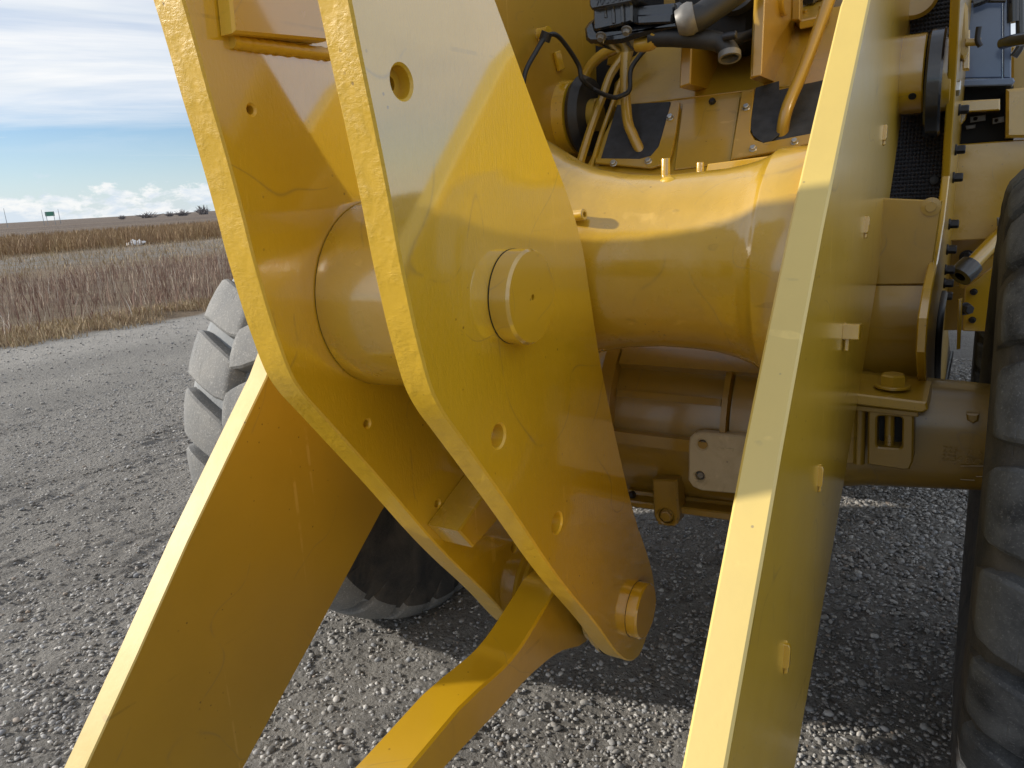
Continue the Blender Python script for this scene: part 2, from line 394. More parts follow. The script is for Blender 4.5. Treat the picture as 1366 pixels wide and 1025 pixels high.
# ------------------------------------------------------------------ setting: ground
E0 = PZ((0, 466)); E1 = PZ((262, 421))                    # near edge of the gravel yard
ET = (E1-E0).normalized(); EN = Vector((-ET.y, ET.x, 0))   # along / away from the yard
if EN.dot(E0) < 0: EN = -EN
def away(x, y): return (x-E0.x)*EN.x+(y-E0.y)*EN.y
from mathutils import noise as mnoise
TRK = [away(*PZ(q)[:2]) for q in ((130, 705), (165, 748), (60, 650), (150, 600), (90, 545))]
def hills(X, Y):
    """yard relief (m): soft swells, wheel-track ridges left of the machine"""
    h = 0.012*np.sin(X*1.7+0.6*np.sin(Y*1.1))*np.sin(Y*1.3+1.0)
    h += 0.006*np.sin(X*5.1+Y*2.3+1.2*np.sin(Y*2.7))+0.004*np.sin(Y*7.7-X*3.9+np.sin(X*4.0))
    u = (X-E0.x)*EN.x+(Y-E0.y)*EN.y; v = (X-E0.x)*ET.x+(Y-E0.y)*ET.y
    wob = 0.10*np.sin(v*0.9)+0.05*np.sin(v*2.3+1)
    wob = wob+0.04*np.sin(v*4.1+3*np.sin(u*5))+0.022*np.sin(v*11+9*u)
    tr = 0
    for uc in TRK:
        br = np.clip(0.25+0.6*np.sin(v*2.3+uc*5+1.5*np.sin(u*4))+0.5*np.sin(v*7.3+uc+3*np.sin(u*6)), 0, 1.2)
        tr = tr+np.sin((u+wob)*2*np.pi/0.105)*np.exp(-((u-uc)/0.42)**2)*0.0075*br
        tr = tr-np.exp(-((u-uc)/0.5)**2)*0.003
    d = np.hypot(X+0.8, Y-2)
    return (h+tr)*np.clip(1.2-d/26.0, 0, 1)
def axis_coords(lo, hi, step, far):
    c = list(np.arange(lo, hi+1e-6, step)); s = step; a = lo; b = hi; L = []; H = []
    while b < far: s *= 1.13; a -= s; b += s; L.append(a); H.append(b)
    return np.array(L[::-1]+c+H)
gx = axis_coords(-6.5, 1.2, 0.02, 6500); gy = axis_coords(0.0, 5.2, 0.02, 6500)
GX, GY = np.meshgrid(gx, gy, indexing='ij')
GZ = hills(GX, GY)
fine = rng.normal(0, 1, GX.shape)
ker = np.array([.25, .5, .25])
for ax in (0, 1): fine = np.apply_along_axis(lambda a: np.convolve(a, ker, 'same'), ax, fine)
GZ = GZ + fine*0.0075*np.clip(1.3-np.hypot(GX+1.5, GY-2.2)/6.5, 0, 1)
def mesh_np(name, V, F, mats, smooth=True):
    me = bpy.data.meshes.new(name)
    me.vertices.add(len(V)); me.vertices.foreach_set('co', np.asarray(V, np.float32).ravel())
    k = F.shape[1]
    me.loops.add(F.size); me.loops.foreach_set('vertex_index', F.astype(np.int32).ravel())
    me.polygons.add(len(F)); me.polygons.foreach_set('loop_start', np.arange(0, F.size, k, dtype=np.int32))
    me.polygons.foreach_set('loop_total', np.full(len(F), k, np.int32))
    me.polygons.foreach_set('use_smooth', np.full(len(F), smooth))
    me.update(calc_edges=True)
    for m in mats: me.materials.append(m)
    return me
def ground_mat():
    m, t, b = mat('gravel_and_field'); p = pos(t)
    s = N(t, 'ShaderNodeSeparateXYZ'); t.links.new(p, s.inputs[0])
    aw = M_(t, 'ADD', M_(t, 'ADD', M_(t, 'MULTIPLY', s.outputs[0], EN.x), M_(t, 'MULTIPLY', s.outputs[1], EN.y)), -(E0.x*EN.x+E0.y*EN.y))
    al = M_(t, 'ADD', M_(t, 'MULTIPLY', s.outputs[0], ET.x), M_(t, 'MULTIPLY', s.outputs[1], ET.y))
    big = noise(t, p, 1.1, 6, 0.6, 0.4); mid = noise(t, p, 9, 7, 0.65); fn = noise(t, p, 75, 7, 0.75); fn2 = noise(t, p, 260, 4, 0.7)
    c = mixc(t, ramp(t, big, [(0.32, 0.0), (0.66, 1.0)]), (0.33, 0.322, 0.308), (0.45, 0.435, 0.408))
    c = mixc(t, ramp(t, mid, [(0.35, 0.0), (0.7, 0.7)]), c, (0.27, 0.263, 0.252))
    c = mixc(t, ramp(t, fn, [(0.36, 0.7), (0.50, 0.0)]), c, (0.12, 0.114, 0.107))
    c = mixc(t, ramp(t, fn2, [(0.56, 0.0), (0.68, 0.8)]), c, (0.52, 0.50, 0.47))
    # pale packed strip beside the yard edge
    stp = M_(t, 'MULTIPLY', ramp(t, M_(t, 'ADD', M_(t, 'MULTIPLY', aw, 0.1), 0.5), [(0.30, 0.0), (0.37, 1.0), (0.47, 0.9), (0.5, 0.0)]), ramp(t, noise(t, p, 3.5, 5, .7), [(0.3, 0.2), (0.6, 0.9)]))
    c = mixc(t, stp, c, (0.50, 0.485, 0.46))
    # field soil, bands at real distances beyond the yard
    lane = N(t, 'ShaderNodeCombineXYZ'); t.links.new(M_(t, 'MULTIPLY', al, 0.05), lane.inputs[0]); t.links.new(M_(t, 'MULTIPLY', aw, 0.35), lane.inputs[1])
    fsoil = ramp(t, noise(t, lane.outputs[0], 2.0, 6, 0.65), [(0.3, (0.15, 0.11, 0.08)), (0.5, (0.24, 0.185, 0.125)), (0.7, (0.20, 0.16, 0.13))])
    aws = M_(t, 'ADD', aw, M_(t, 'MULTIPLY', M_(t, 'SUBTRACT', noise(t, p, 0.22, 4, 0.6), 0.5), 10.0))
    greyb = M_(t, 'MULTIPLY', ramp(t, M_(t, 'DIVIDE', aws, 100.0), [(0.155, 0.0), (0.19, 1.0), (0.27, 1.0), (0.31, 0.0)]), ramp(t, noise(t, p, 1.3, 6, 0.7), [(0.38, 0.0), (0.6, 1.0)]))
    fsoil = mixc(t, greyb, fsoil, (0.235, 0.23, 0.22))
    far = ramp(t, M_(t, 'DIVIDE', aw, 2000.0), [(0.025, 0.0), (0.05, 1.0)])
    lane2 = N(t, 'ShaderNodeCombineXYZ'); t.links.new(M_(t, 'MULTIPLY', al, 0.002), lane2.inputs[0]); t.links.new(M_(t, 'MULTIPLY', aw, 0.02), lane2.inputs[1])
    fcol = ramp(t, noise(t, lane2.outputs[0], 3.0, 6, 0.65), [(0.35, (0.095, 0.075, 0.065)), (0.55, (0.16, 0.125, 0.10)), (0.68, (0.21, 0.165, 0.12))])
    fsoil = mixc(t, far, fsoil, fcol)
    edge = M_(t, 'ADD', aw, M_(t, 'MULTIPLY', M_(t, 'SUBTRACT', noise(t, p, 2.2, 4), 0.5), 0.9))
    c = mixc(t, ramp(t, M_(t, 'MULTIPLY', edge, 1.0), [(0.0, 0.0), (0.25, 1.0)]), c, fsoil)
    t.links.new(c, b.inputs['Base Color']); b.inputs['Roughness'].default_value = 0.92
    b.inputs['Specular IOR Level'].default_value = 0.25
    h = M_(t, 'ADD', M_(t, 'MULTIPLY', fn, 1.0), M_(t, 'MULTIPLY', fn2, 0.35))
    vo = N(t, 'ShaderNodeTexVoronoi'); vo.inputs['Scale'].default_value = 42; t.links.new(p, vo.inputs['Vector'])
    h = M_(t, 'ADD', h, M_(t, 'MULTIPLY', ramp(t, vo.outputs['Distance'], [(0.1, 1.0), (0.5, 0.0)]), 0.55))
    h = M_(t, 'ADD', h, M_(t, 'MULTIPLY', noise(t, p, 30, 5, 0.7), 1.2))
    bump(t, b, h, 1.0, 0.034)
    return m
nxv, nyv = GX.shape
V = np.stack([GX, GY, GZ], -1).reshape(-1, 3)
idx = np.arange(nxv*nyv).reshape(nxv, nyv)
F = np.stack([idx[:-1, :-1], idx[1:, :-1], idx[1:, 1:], idx[:-1, 1:]], -1).reshape(-1, 4)
g = bpy.data.objects.new('ground', mesh_np('ground', V, F, [ground_mat()])); COL.objects.link(g)
tag(g, 'grey gravel yard running out into a flat brown field', 'ground', kind='structure')
def zg(x, y): return hills(np.asarray(x, float), np.asarray(y, float))

# ------------------------------------------------------------------ wheel loader
CX, AY, TR = -0.83, 2.22, 0.80
L = empty('wheel_loader', (CX, AY, 0))
tag(L, 'yellow wheel loader seen close from the front with bare lift arms and no bucket', 'wheel loader')
PE = [M_PAINT, M_EDGE]

# --- bell crank: two thick profile plates on a pivot hub
BX, BT = -0.68, 0.055
pb = XPL(BX)
bell_px = [(349, -500), (401, -300), (441, -120), (467, 0), (481, 74), (501, 168), (521, 270), (533, 340), (545, 397), (553, 435), (562, 471), (570, 502), (578, 527), (592, 553), (609, 576),
           (650, 634), (686, 685), (745, 774), (794, 831), (812, 857), (822, 871), (833, 881), (844, 883), (853, 876), (861, 857), (869, 829), (873.5, 805), (874, 790),
           (872, 768), (864, 737), (844, 682), (804, 502), (788, 395), (780, 340), (775, 318), (766, 283), (752, 243), (737, 205), (708, 128), (679, 48), (661, 0), (618, -125), (560, -300), (500, -500)]
bell_uv = [pb.uv(p) for p in bell_px]
top = bell_uv[:1]+bell_uv[-1:]
bell_s = smooth2d(bell_uv, 2)
def bell_plate(name, x, t, holes, parent):
    pl = XPL(x); bm = bmesh.new()
    add_plate(bm, pl, [bell_s]+holes, -t, 0, 0.0035, 1)
    return finish(name, bm, [M_BELL, M_EDGE], parent, 30, True, True)
nh = [hole(pb, (536, 109.5), 21.5), hole(pb, (665.5, 582), 16), hole(pb, (743.5, 698), 14)]
bell = bell_plate('bellcrank', BX, BT, nh, L)
pf = XPL(-0.98)
fh = [hole(pf, (335.5, 146.5), 6, 16), hole(pf, (490, 565.5), 5.5, 16), hole(pf, (584, 672), 5, 16), hole(pf, (686, 731), 6, 16)]
far = bell_plate('side_plate', -0.98, 0.066, fh, bell)
# blind ends so the drilled holes are pockets
for (p, rr) in (((335.5, 146.5), 6), ((490, 565.5), 5.5), ((584, 672), 5), ((686, 731), 6)):
    c = pf.at(p); lathe('hole_plug', c+Vector((-0.05, 0, 0)), (1, 0, 0), disc_prof(rr*1.6*pf.depth(p)/FPX, -0.012, 0.03, 0.001), far, M_PAINT, 16)
c = pb.at((536, 109.5)); rr = 21.5*pb.depth((536, 109.5))/FPX
lathe('counterbore', c, (1, 0, 0), [(rr*0.46, -0.052), (rr*0.46, -0.021), (rr*1.15, -0.021), (rr*1.15, -0.052), (rr*0.46, -0.052)], bell, M_CAST, 28)
lathe('counterbore_back', c, (1, 0, 0), [(0, -0.0525), (rr*1.2, -0.0525), (rr*1.2, -0.058), (0, -0.058)], bell, M_DARK, 28)
HP = pb.at((685, 396)); hy, hz = HP.y, HP.z
# pivot hub tube between the plates, with a sealing gap at the far plate
lathe('pivot_hub', (-0.735, hy, hz), (-1, 0, 0), [(0, 0), (0.168, 0), (0.170, 0.05), (0.176, 0.20), (0.178, 0.240), (0.177, 0.2425), (0.17, 0.2435), (0.17, 0.246), (0, 0.246)], bell, M_CAST, 64)
lathe('seal_ring', (-0.973, hy, hz), (-1, 0, 0), [(0.1, 0.0045), (0.176, 0.0052), (0.176, 0.0068), (0.1, 0.0068)], bell, M_DARK, 64)
rp = 63*pb.depth((683, 396))/FPX
pin = lathe('pivot_pin', (BX, hy, hz), (1, 0, 0), [(0, 0), (rp*0.97, 0), (rp, 0.002), (rp, 0.034), (rp*0.95, 0.039), (0.005, 0.039), (0.005, 0.028), (0, 0.028)], bell, M_PAINT, 64, 25)
lathe('pin_gap', (BX, hy, hz), (1, 0, 0), [(0, -0.004), (rp*1.008, -0.004), (rp*1.008, 0.0010), (0, 0.0012)], bell, M_DARK, 64)
LP = pb.at((848, 812)); ly, lz = LP.y, LP.z
rl = 37*pb.depth((848, 812))/FPX
lathe('link_pin', (BX, ly, lz), (1, 0, 0), [(0, -0.02), (rl*0.95, -0.02), (rl, 0.002), (rl, 0.026), (rl*0.94, 0.030), (0, 0.030)], bell, M_PAINT, 48, 25)
lathe('pin_gap', (BX, ly, lz), (1, 0, 0), [(0, -0.004), (rl*1.01, -0.004), (rl*1.01, 0.0010), (0, 0.0012)], bell, M_DARK, 48)
# ribbed boss rings either side of the link eye
for nm, x0, d in (('boss_ring', -0.98, 1), ('boss_ring', -0.735, -1)):
    lathe(nm, (x0, ly, lz), (d, 0, 0), [(0, 0), (0.128, 0), (0.130, 0.012), (0.124, 0.016), (0.118, 0.018), (0.120, 0.030), (0.112, 0.036), (0.106, 0.037), (0.108, 0.05), (0.1, 0.056), (0, 0.056)], bell, M_CAST, 56)
lathe('seal_ring', (-0.735, ly, lz), (1, 0, 0), [(0.08, -0.003), (0.131, -0.003), (0.131, 0.0), (0.08, 0.0)], bell, M_DARK, 48)
# raised block with weld at the top of the far plate, stop block lower down
pl2 = XPL(-0.948)
plate('mounting_block', pl2, [(296, -120), (312, 44), (437, 55), (470, -120)], 0.032, far, [M_PAINT, M_EDGE], 0.004)
bm = bmesh.new()
wp = [pf.at(p, 0.004) for p in ((306, 56), (340, 61), (380, 66), (436, 73))]
add_tube(bm, wp, lambda s: 0.0105+0.0012*math.sin(s*90), 10, 8)
add_tube(bm, [pf.at(p, 0.002) for p in ((281, -90), (291, -30), (298, 20), (304, 48))], lambda s: 0.007+0.001*math.sin(s*70), 8, 8)
finish('weld_bead', bm, M_EDGE, far, 60)
pl3 = XPL(-0.895)
plate('stop_block', pl3, [(612, 709), (632, 731), (684, 672), (660, 640)], 0.087, far, [M_PAINT, M_CAST], 0.004)

# --- tilt link from the bell crank down toward the missing bucket
TXF = -0.802
pt = XPL(TXF)
link_px = [(448, 1100), (546, 1025), (613, 945), (640, 919.5), (668, 895), (697, 868), (720, 830), (741, 796), (772, 770)]
lu = [pt.uv(p) for p in [(478, 1105), (546, 1025), (613, 945), (640, 919), (656, 905), (670, 892.5), (682, 880), (693, 866), (703, 851), (712, 836), (721, 821), (731, 804), (742, 784), (754, 770), (764, 748)]]
lu = lu[:-2]
ang0 = math.atan2(lu[-1][1]-lz, lu[-1][0]-ly)
low = [pt.uv(p) for p in [(773, 864), (751.6, 869.6), (740, 876), (728, 885), (712, 899), (697, 914), (663, 952), (594, 1025), (515, 1115)]]
ang1 = math.atan2(low[0][1]-lz, low[0][0]-ly)
while ang1 > ang0: ang1 -= 2*math.pi
reye = 0.105
r_a = math.hypot(lu[-1][0]-ly, lu[-1][1]-lz); r_b = math.hypot(low[0][0]-ly, low[0][1]-lz)
def reye_(q): return reye+(r_a-reye)*max(0, 1-q*5)**2+(r_b-reye)*max(0, q*5-4)**2
arc = [(ly+reye_(k/20)*math.cos(ang0+(ang1-ang0)*k/20), lz+reye_(k/20)*math.sin(ang0+(ang1-ang0)*k/20)) for k in range(1, 20)]
link = plate('tilt_link', pt, lu+arc+low, 0.097, L, [M_AGED, M_PAINT], 0.005, uv=True)
c = PX((698.5, 826), -0.85)
for p, s in (((698, 825.5), 0.005), ((596, 959), 0.004)):
    q = PX(p, TXF-0.05)
    lathe('grease_nipple', q+Vector((0, 0.004, -0.006)), (0, -0.55, 0.83), [(0, 0), (s*1.5, 0), (s*1.4, 0.004), (s*0.8, 0.007), (0, 0.008)], link, M_DARK if s > 0.0045 else M_PAINT, 12)

# --- lift arms
RX, RT = -0.22, 0.056
pr_ = XPL(RX)
r_top = [(1228, -190), (1196, -105), (1161, 0), (1129, 152), (1098, 303), (1070, 452), (1043, 600), (1016, 757), (990, 905), (969, 1025), (950, 1130)]
r_bot = [(1036, 1130), (1060, 1025), (1081, 905), (1103, 777), (1126, 643), (1152, 488), (1175, 343), (1189, 250), (1202, 162), (1212, 84), (1219, 0)]
rp_ = [pr_.uv(p) for p in r_top+r_bot] + [(3.3, 2.25), (3.2, 2.5)]
armr = plate('lift_arm', pr_, rp_, RT, L, [M_ARM, M_ARM_EDGE], 0.004, uv=True)
armr['label'] = 'near lift arm with small hose brackets on its outer face'
# hose brackets on the outer face
def bracket(p, hpx, out, blockish=False):
    a = pr_.at(p); d = pr_.depth(p); h = hpx*d/FPX
    bm = bmesh.new()
    pl = Plane((RX, a.y, a.z), (1, 0, 0), (0, 0.12, 1))
    if blockish:
        add_plate(bm, pl, [[(-0.001, -h*.42), (out, -h*.42), (out, h*.5), (-0.001, h*.5)]], -0.03, 0.012, 0.0015)
        add_plate(bm, pl, [[(0.004, -h*1.15), (0.012, -h*1.15), (0.012, -h*.40), (0.004, -h*.40)]], -0.012, -0.004, 0.001)
        add_lathe(bm, pl.pt(out*.62, -h*.435, -0.010), -pl.V, [(0.0, 0.0), (0.0048, 0), (0.0048, 0.001), (0, 0.001)], 12, 1)
    else:
        add_plate(bm, pl, [[(-0.001, -h*.5), (out*.8, -h*.5), (out, -h*.34), (out, h*.38), (out*.75, h*.5), (-0.001, h*.5)]], -0.010, 0, 0.001)
        add_plate(bm, pl, [[(0.001, -h*.82), (out*.7, -h*.75), (out*.7, -h*.5), (0.001, -h*.5)]], -0.016, -0.007, 0.001)
    hb = finish('hose_bracket', bm, [M_PAINT, M_DARK], armr, 30)
    bw = bmesh.new(); add_tube(bw, [pl.pt(0.0005, -h*.5, -0.012), pl.pt(0.0005, 0, -0.013), pl.pt(0.0005, h*.52, -0.011)], lambda q: 0.0032+0.0006*math.sin(q*40), 8, 6)
    finish('weld_bead', bw, M_ARM, hb, 60)
for p, h, o in (((1178, 177), 20, 0.009), ((1153, 300), 22, 0.010), ((1091, 636), 28, 0.009), ((1045, 876), 34, 0.010)): bracket(p, h, o)
bracket((1125, 443), 22, 0.032, True)

LX, LT = -1.40, 0.062
pl_ = XPL(LX)
lpts = [pl_.uv(p) for p in ((40, 1185), (114, 1025), (182, 877), (250, 724), (304, 611), (355, 505))]
mir = lambda p: pr_.uv(p)
upper = [mir(p) for p in ((1098, 303), (1129, 152), (1161, 0))]
upper = [(u[0]+0.03, u[1]) for u in upper if u[1] > lpts[-1][1]+0.05]
lbot = [pl_.uv(p) for p in ((508, 685), (418, 853), (325, 1025), (232, 1190))]
lowr = [(2.86, 1.58), (2.4, 1.30), (1.95, 0.99)]
arml = plate('lift_arm', pl_, lpts+[(1.50, 1.70), (1.80, 2.10), (2.15, 2.36), (2.6, 2.6), (3.05, 2.62), (3.12, 2.0), (3.08, 1.72)]+lowr+lbot, LT, L, [M_SHADE, M_TOP_EDGE], 0.003, uv=True)  # hidden upper outline raised to block a sun patch behind
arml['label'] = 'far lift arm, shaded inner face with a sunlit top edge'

# --- cross tube joining the arms behind the bell crank
KT = 1.25; ty0, tz0 = 1.31*KT, CAMH+(1.463-CAMH)*KT
secs = [(-0.770, .245, .262, 0), (-0.735, .240, .255, 0), (-0.695, .216, .226, 0), (-0.655, .192, .196, .0), (-0.60, .170, .170, 0), (-0.54, .158, .157, 0), (-0.47, .153, .151, 0), (-0.41, .155, .152, 0),
        (-0.365, .157, .156, 0), (-0.330, .162, .164, 0), (-0.305, .168, .173, 0), (-0.288, .175, .183, 0), (-0.276, .184, .193, 0)]
rings = []
for x, ra, rb, dz in secs:
    ring = []; x, ra, rb, dz = x*KT, ra*KT, rb*KT, dz*KT
    for k in range(64):
        a = 2*math.pi*k/64; r = ra if math.sin(a) > 0 else rb
        rr = (ra+rb)/2+(ra-rb)/2*math.sin(a)
        ring.append((x, ty0+rr*math.cos(a), tz0+dz+rr*math.sin(a)))
    rings.append(ring)
rings2 = []
for i in range(len(rings)-1):
    for s in (0, .33, .66):
        rings2.append([tuple(Vector(a).lerp(Vector(b), s)) for a, b in zip(rings[i], rings[i+1])])
rings2.append(rings[-1]); rings2.append([(-0.268, ty0+(v[1]-ty0), tz0+(v[2]-tz0)) for v in rings[-1]])
ctube = loft('cross_tube', rings2, L, M_CAST)
def stub(p, y, h, r, d=(0, -0.1, 1), parent=None, m=M_CAST, inner=True):
    q = PY(p, y)
    prof = [(0, -0.03), (r, -0.03), (r, h-.002), (r*.88, h), (r*.5, h), (r*.5, h-.008), (0, h-.008)]
    return lathe('port_stub', q, d, prof, parent or L, m, 18)
stub((888, 238), 1.63, 0.042, 0.0098, (0.02, -0.05, 1), ctube)
stub((934, 230), 1.73, 0.022, 0.0085, (0.02, -0.05, 1), ctube)
stub((766, 288), 1.45, 0.026, 0.012, (1, -0.12, 0.08), ctube)
bm = bmesh.new(); add_tube(bm, [PY((892+dx, 244), 1.575) for dx in (-12, 0, 14)], lambda s: 0.004+0.009*math.sin(math.pi*s), 10, 5); finish('weld_bead', bm, M_EDGE, ctube, 60)

# --- sloping front frame plate with flap brackets (behind the cross tube)
FY = 2.52
oF = PY((900, 232), FY)
pF = Plane(oF, (1, 0, 0), (0, math.cos(R(47)), math.sin(R(47))))
q = pF.at((900, 133))
pG = Plane(q, (1, 0, 0), (0, math.cos(R(36)), math.sin(R(36))))
fr = plate('front_frame', pF, [(780, 226), (826, 142.5), (1122, 107), (1105, 250), (880, 320)], 0.02, L, M_AGED, 0.001)
uG = pG.uv
gl = pF.uv((826, 142.5)); gr = pF.uv((1122, 107)); vq = pF.uv((900, 133))[1]
plate('upper_deck', pG, [pG.uv((815, 143)), pG.uv((846, 60)), pG.uv((900, 40)), pG.uv((1180, 0)), pG.uv((1180, 90)), pG.uv((1122, 107))], 0.02, fr, M_AGED, 0.001, uv=True)
bm = bmesh.new(); add_tube(bm, [pF.at(p, 0.001) for p in ((824, 142.6), (900, 133), (1000, 121.5), (1115, 108))], 0.0035, 8, 3); finish('weld_seam', bm, M_AGED, fr, 60)
# left rail of the frame
bm = bmesh.new()
rail = [(776, 226), (790, 180), (806, 136), (816, 108), (829, 88), (846, 66), (852, 52)]
for off, hgt in ((0, 0.055), (13, 0.02)):
    a = [pF.at((p[0]+off, p[1]+off*.15)) for p in rail]
    add_tube(bm, [v+pF.N*hgt*.4 for v in a], 0.016 if off == 0 else 0.009, 8, 4)
finish('frame_rail', bm, M_AGED, fr, 40)
# rubber flaps
def flap(px, h, name='rubber_flap'): return plate(name, pF, px, 0.006, fr, M_FLAP, 0.001, front=h)
flap([(824, 142), (895, 138), (884, 205), (870, 218), (800, 222)], 0.008)
flap([(1009, 122), (1040, 113), (1043, 182), (1030, 193), (1018, 195), (1006, 186), (1001, 174)], 0.016)
flap([(1038, 123), (1104, 108), (1100, 190), (1030, 194)], 0.008)
def ubr(px): return plate('flap_bracket', pF, px, 0.010, fr, M_AGED, 0.002, front=0.019)
b1 = ubr([(897, 141), (903, 139), (909, 143), (904, 180), (899, 205), (894, 222), (870, 229), (796, 222), (797, 216), (855, 217), (870, 213), (880, 201), (884, 188)])
b2 = ubr([(991, 127), (1008, 124), (1003, 165), (1002, 182), (1008, 192), (1020, 196), (1082, 184), (1103, 182), (1103, 192), (1050, 204), (976, 218)])
for p, par in (((896, 163), b1), ((867, 221), b1), ((821, 224), b1), ((997, 150), b2), ((1006, 205), b2), ((1061, 196), b2)):
    d = pF.depth(p); bolt('bolt', pF.at(p, 0.019), pF.N, 4.2*d/FPX, 0.012, par, M_STEEL, 5*d/FPX)
bolt('plug_bolt', pF.at((951, 139), 0.0), pF.N, 4.5*pF.depth((951, 139))/FPX, 0.02, fr, M_BOLT, 0)
plate('cover_panel', pF, [(911, 141), (988, 131), (975, 219), (900, 228)], 0.006, fr, M_TAN, 0.002, front=0.006)
plate('ledge_plate', YPL(2.0), [(944, 219), (1046, 206), (1100, 203), (1100, 232), (940, 236)], 0.05, fr, M_PAINT, 0.002)
# bent pipes passing through the flaps
dz_ = pF.N
tube('pipe', [pF.at((873, 52), 0.13), pF.at((864, 80), 0.13), pF.at((849, 97), 0.12), pF.at((843.5, 132), 0.09), pF.at((843.5, 175), 0.06), pF.at((848, 190), 0.03), pF.at((855, 203), -0.01)], 0.0185, fr, M_TAN, 14, 8)
tube('pipe', [pF.at((1128, 12), 0.16), pF.at((1111, 50), 0.14), pF.at((1076, 118), 0.08), pF.at((1052, 163), 0.05), pF.at((1042, 182), -0.01)], 0.0195, fr, M_TAN, 14, 8)
# upright ribs on the deck
pr1 = YPL(2.62)
def upright(name, px, y, depth, m, parent): return plate(name, YPL(y), px, depth, parent, m, 0.004)
upright('rib', [(909, 55), (923, 55), (921, 112), (906, 117)], 2.62, 0.30, [M_AGED, M_AGED], fr)
rib2 = upright('gusset', [(1007, -30), (1021, -30), (1014, 101), (1000, 105)], 2.60, 0.50, [M_AGED, M_AGED], fr)
gp = XPL(PY((1014, 60), 2.60).x)
plate('gusset_plate', XPL(gp.o.x+0.02), [(1016, 100), (1034, 62), (1036, 57), (1056, 27), (1075, -40), (1022, -40)], 0.03, fr, M_AGED, 0.003)
lathe('pivot_boss', XPL(gp.o.x+0.02).at((1043, -2)), (1, 0, 0), [(0, 0), (0.055, 0), (0.055, 0.012), (0.05, 0.016), (0, 0.016)], fr, M_AGED, 28)
upright('post', [(1056, -30), (1068, -30), (1067, 27), (1056, 27)], 2.95, 0.05, M_AGED, fr)
# valve fitting on a bolted base
pV = Plane(pG.at((1085, 28)), (1, 0, 0), (0, math.cos(R(20)), math.sin(R(20))))
vb = plate('valve_base', pV, [(1061, 32), (1067, 40), (1090, 35), (1106, 26), (1108, 19), (1100, 12), (1066, 22)], 0.03, fr, M_AGED, 0.004, front=0.03)
plate('valve_stub', pV, [(1067, 21), (1085, 20), (1098, 10), (1099, -30), (1067, -30)], 0.04, vb, M_BLACK, 0.004, front=0.075)
lathe('valve_tube', pV.at((1083, 8), 0.06), (0.02, -0.1, 1), [(0, 0), (0.03, 0), (0.03, 0.25), (0, 0.25)], vb, M_TAN, 18)
for p in ((1070, 3), (1071, 10), (1094, 3), (1074, 30), (1096, 24)):
    bolt('bolt', pV.at(p, 0.03 if p[1] > 20 else 0.07), pV.N, 0.010, 0.012, vb, M_AGED if p[1] > 20 else M_STEEL, 0.013)
# dark opening behind the hoses
lathe('port_ring', pG.at((930, 62), 0.012), pG.N, [(0.0, 0), (0.05, 0), (0.05, 0.01), (0, 0.01)], fr, M_AGED, 24)
plate('dark_opening', YPL(2.75), [(898, -40), (1006, -40), (1002, 44), (985, 62), (975, 66), (940, 62), (898, 50)], 0.25, L, M_DARK, 0.02)  # near-black block stands in for the shaded interior of the opening
lathe('drive_hub', YPL(2.74).at((985, -16)), (0, -1, 0), [(0, 0), (0.07, 0), (0.09, 0.03), (0.08, 0.06), (0, 0.06)], L, M_HOSE, 24)

# --- left tower: boss, bearing, pin end beside the far arm
lathe('arm_boss', (LX, PX((757, 158), LX).y, PX((757, 158), LX).z), (1, 0, 0), [(0, 0), (0.140, 0), (0.135, 0.045), (0.118, 0.052), (0, 0.052)], arml, M_PAINT, 40)
by, bz = PX((757, 158), LX).y, PX((757, 158), LX).z
lathe('bearing_ring', (LX+0.056, by, bz), (1, 0, 0), [(0, 0), (0.135, 0), (0.15, 0.02), (0.135, 0.05), (0, 0.05)], arml, M_HOSE, 40)
lathe('pin_end', (LX+0.105, by, bz), (1, 0, 0), disc_prof(0.06, 0, 0.03), arml, M_TAN, 28)
plate('tower_dark_void', YPL(3.05), [(772, 40), (850, 40), (850, 70), (815, 110), (795, 240), (700, 240), (755, 150)], 0.05, L, M_DARK, 0.01)  # near-black sheet stands in for the dark hole behind the tower
plate('tower_plate', YPL(2.98), [(812, 68), (838, 66), (832, 88), (809, 87)], 0.06, L, M_AGED, 0.004)
bm = bmesh.new(); add_tube(bm, [PY(p, 2.92) for p in ((768, 205), (770, 160), (774, 125), (784, 95), (800, 76), (822, 64))], 0.022, 8, 5); finish('tower_flange', bm, M_CAST, L, 50)
sp_ = PX((718, 46), LX)
lathe('cable_stub', sp_, (1, -0.2, 0.05), [(0, 0), (0.022, 0), (0.018, 0.006), (0.017, 0.05), (0, 0.05)], arml, M_PAINT, 16)
plate('cable_clip', XPL(LX+0.014), [(741, 70), (748, 67), (754, 92), (747, 95)], 0.014, arml, M_PAINT, 0.003)
c3 = lambda p, x: PX(p, x)
cable = [PX((697, 124), -1.36), PX((701, 96), -1.35), PX((715, 69), -1.34), PX((728, 50), -1.33), PX((742, 47), -1.31), PX((758, 65), -1.30), PX((772, 88), -1.29), PX((777, 107), -1.28), PX((795, 121), -1.26), PY((817, 130), 2.62), PY((831, 127), 2.62), PY((840, 119), 2.64), PY((842, 92), 2.7), PY((860, 67), 2.75), PY((875, 55), 2.8)]
tube('cable', cable, 0.0085, L, M_HOSE, 10, 6)
lathe('cable_tie', PX((728, 49), -1.33), (0.5, 0, 1), [(0, -.015), (0.02, -.015), (0.02, 0.015), (0, 0.015)], L, M_HOSE, 14)

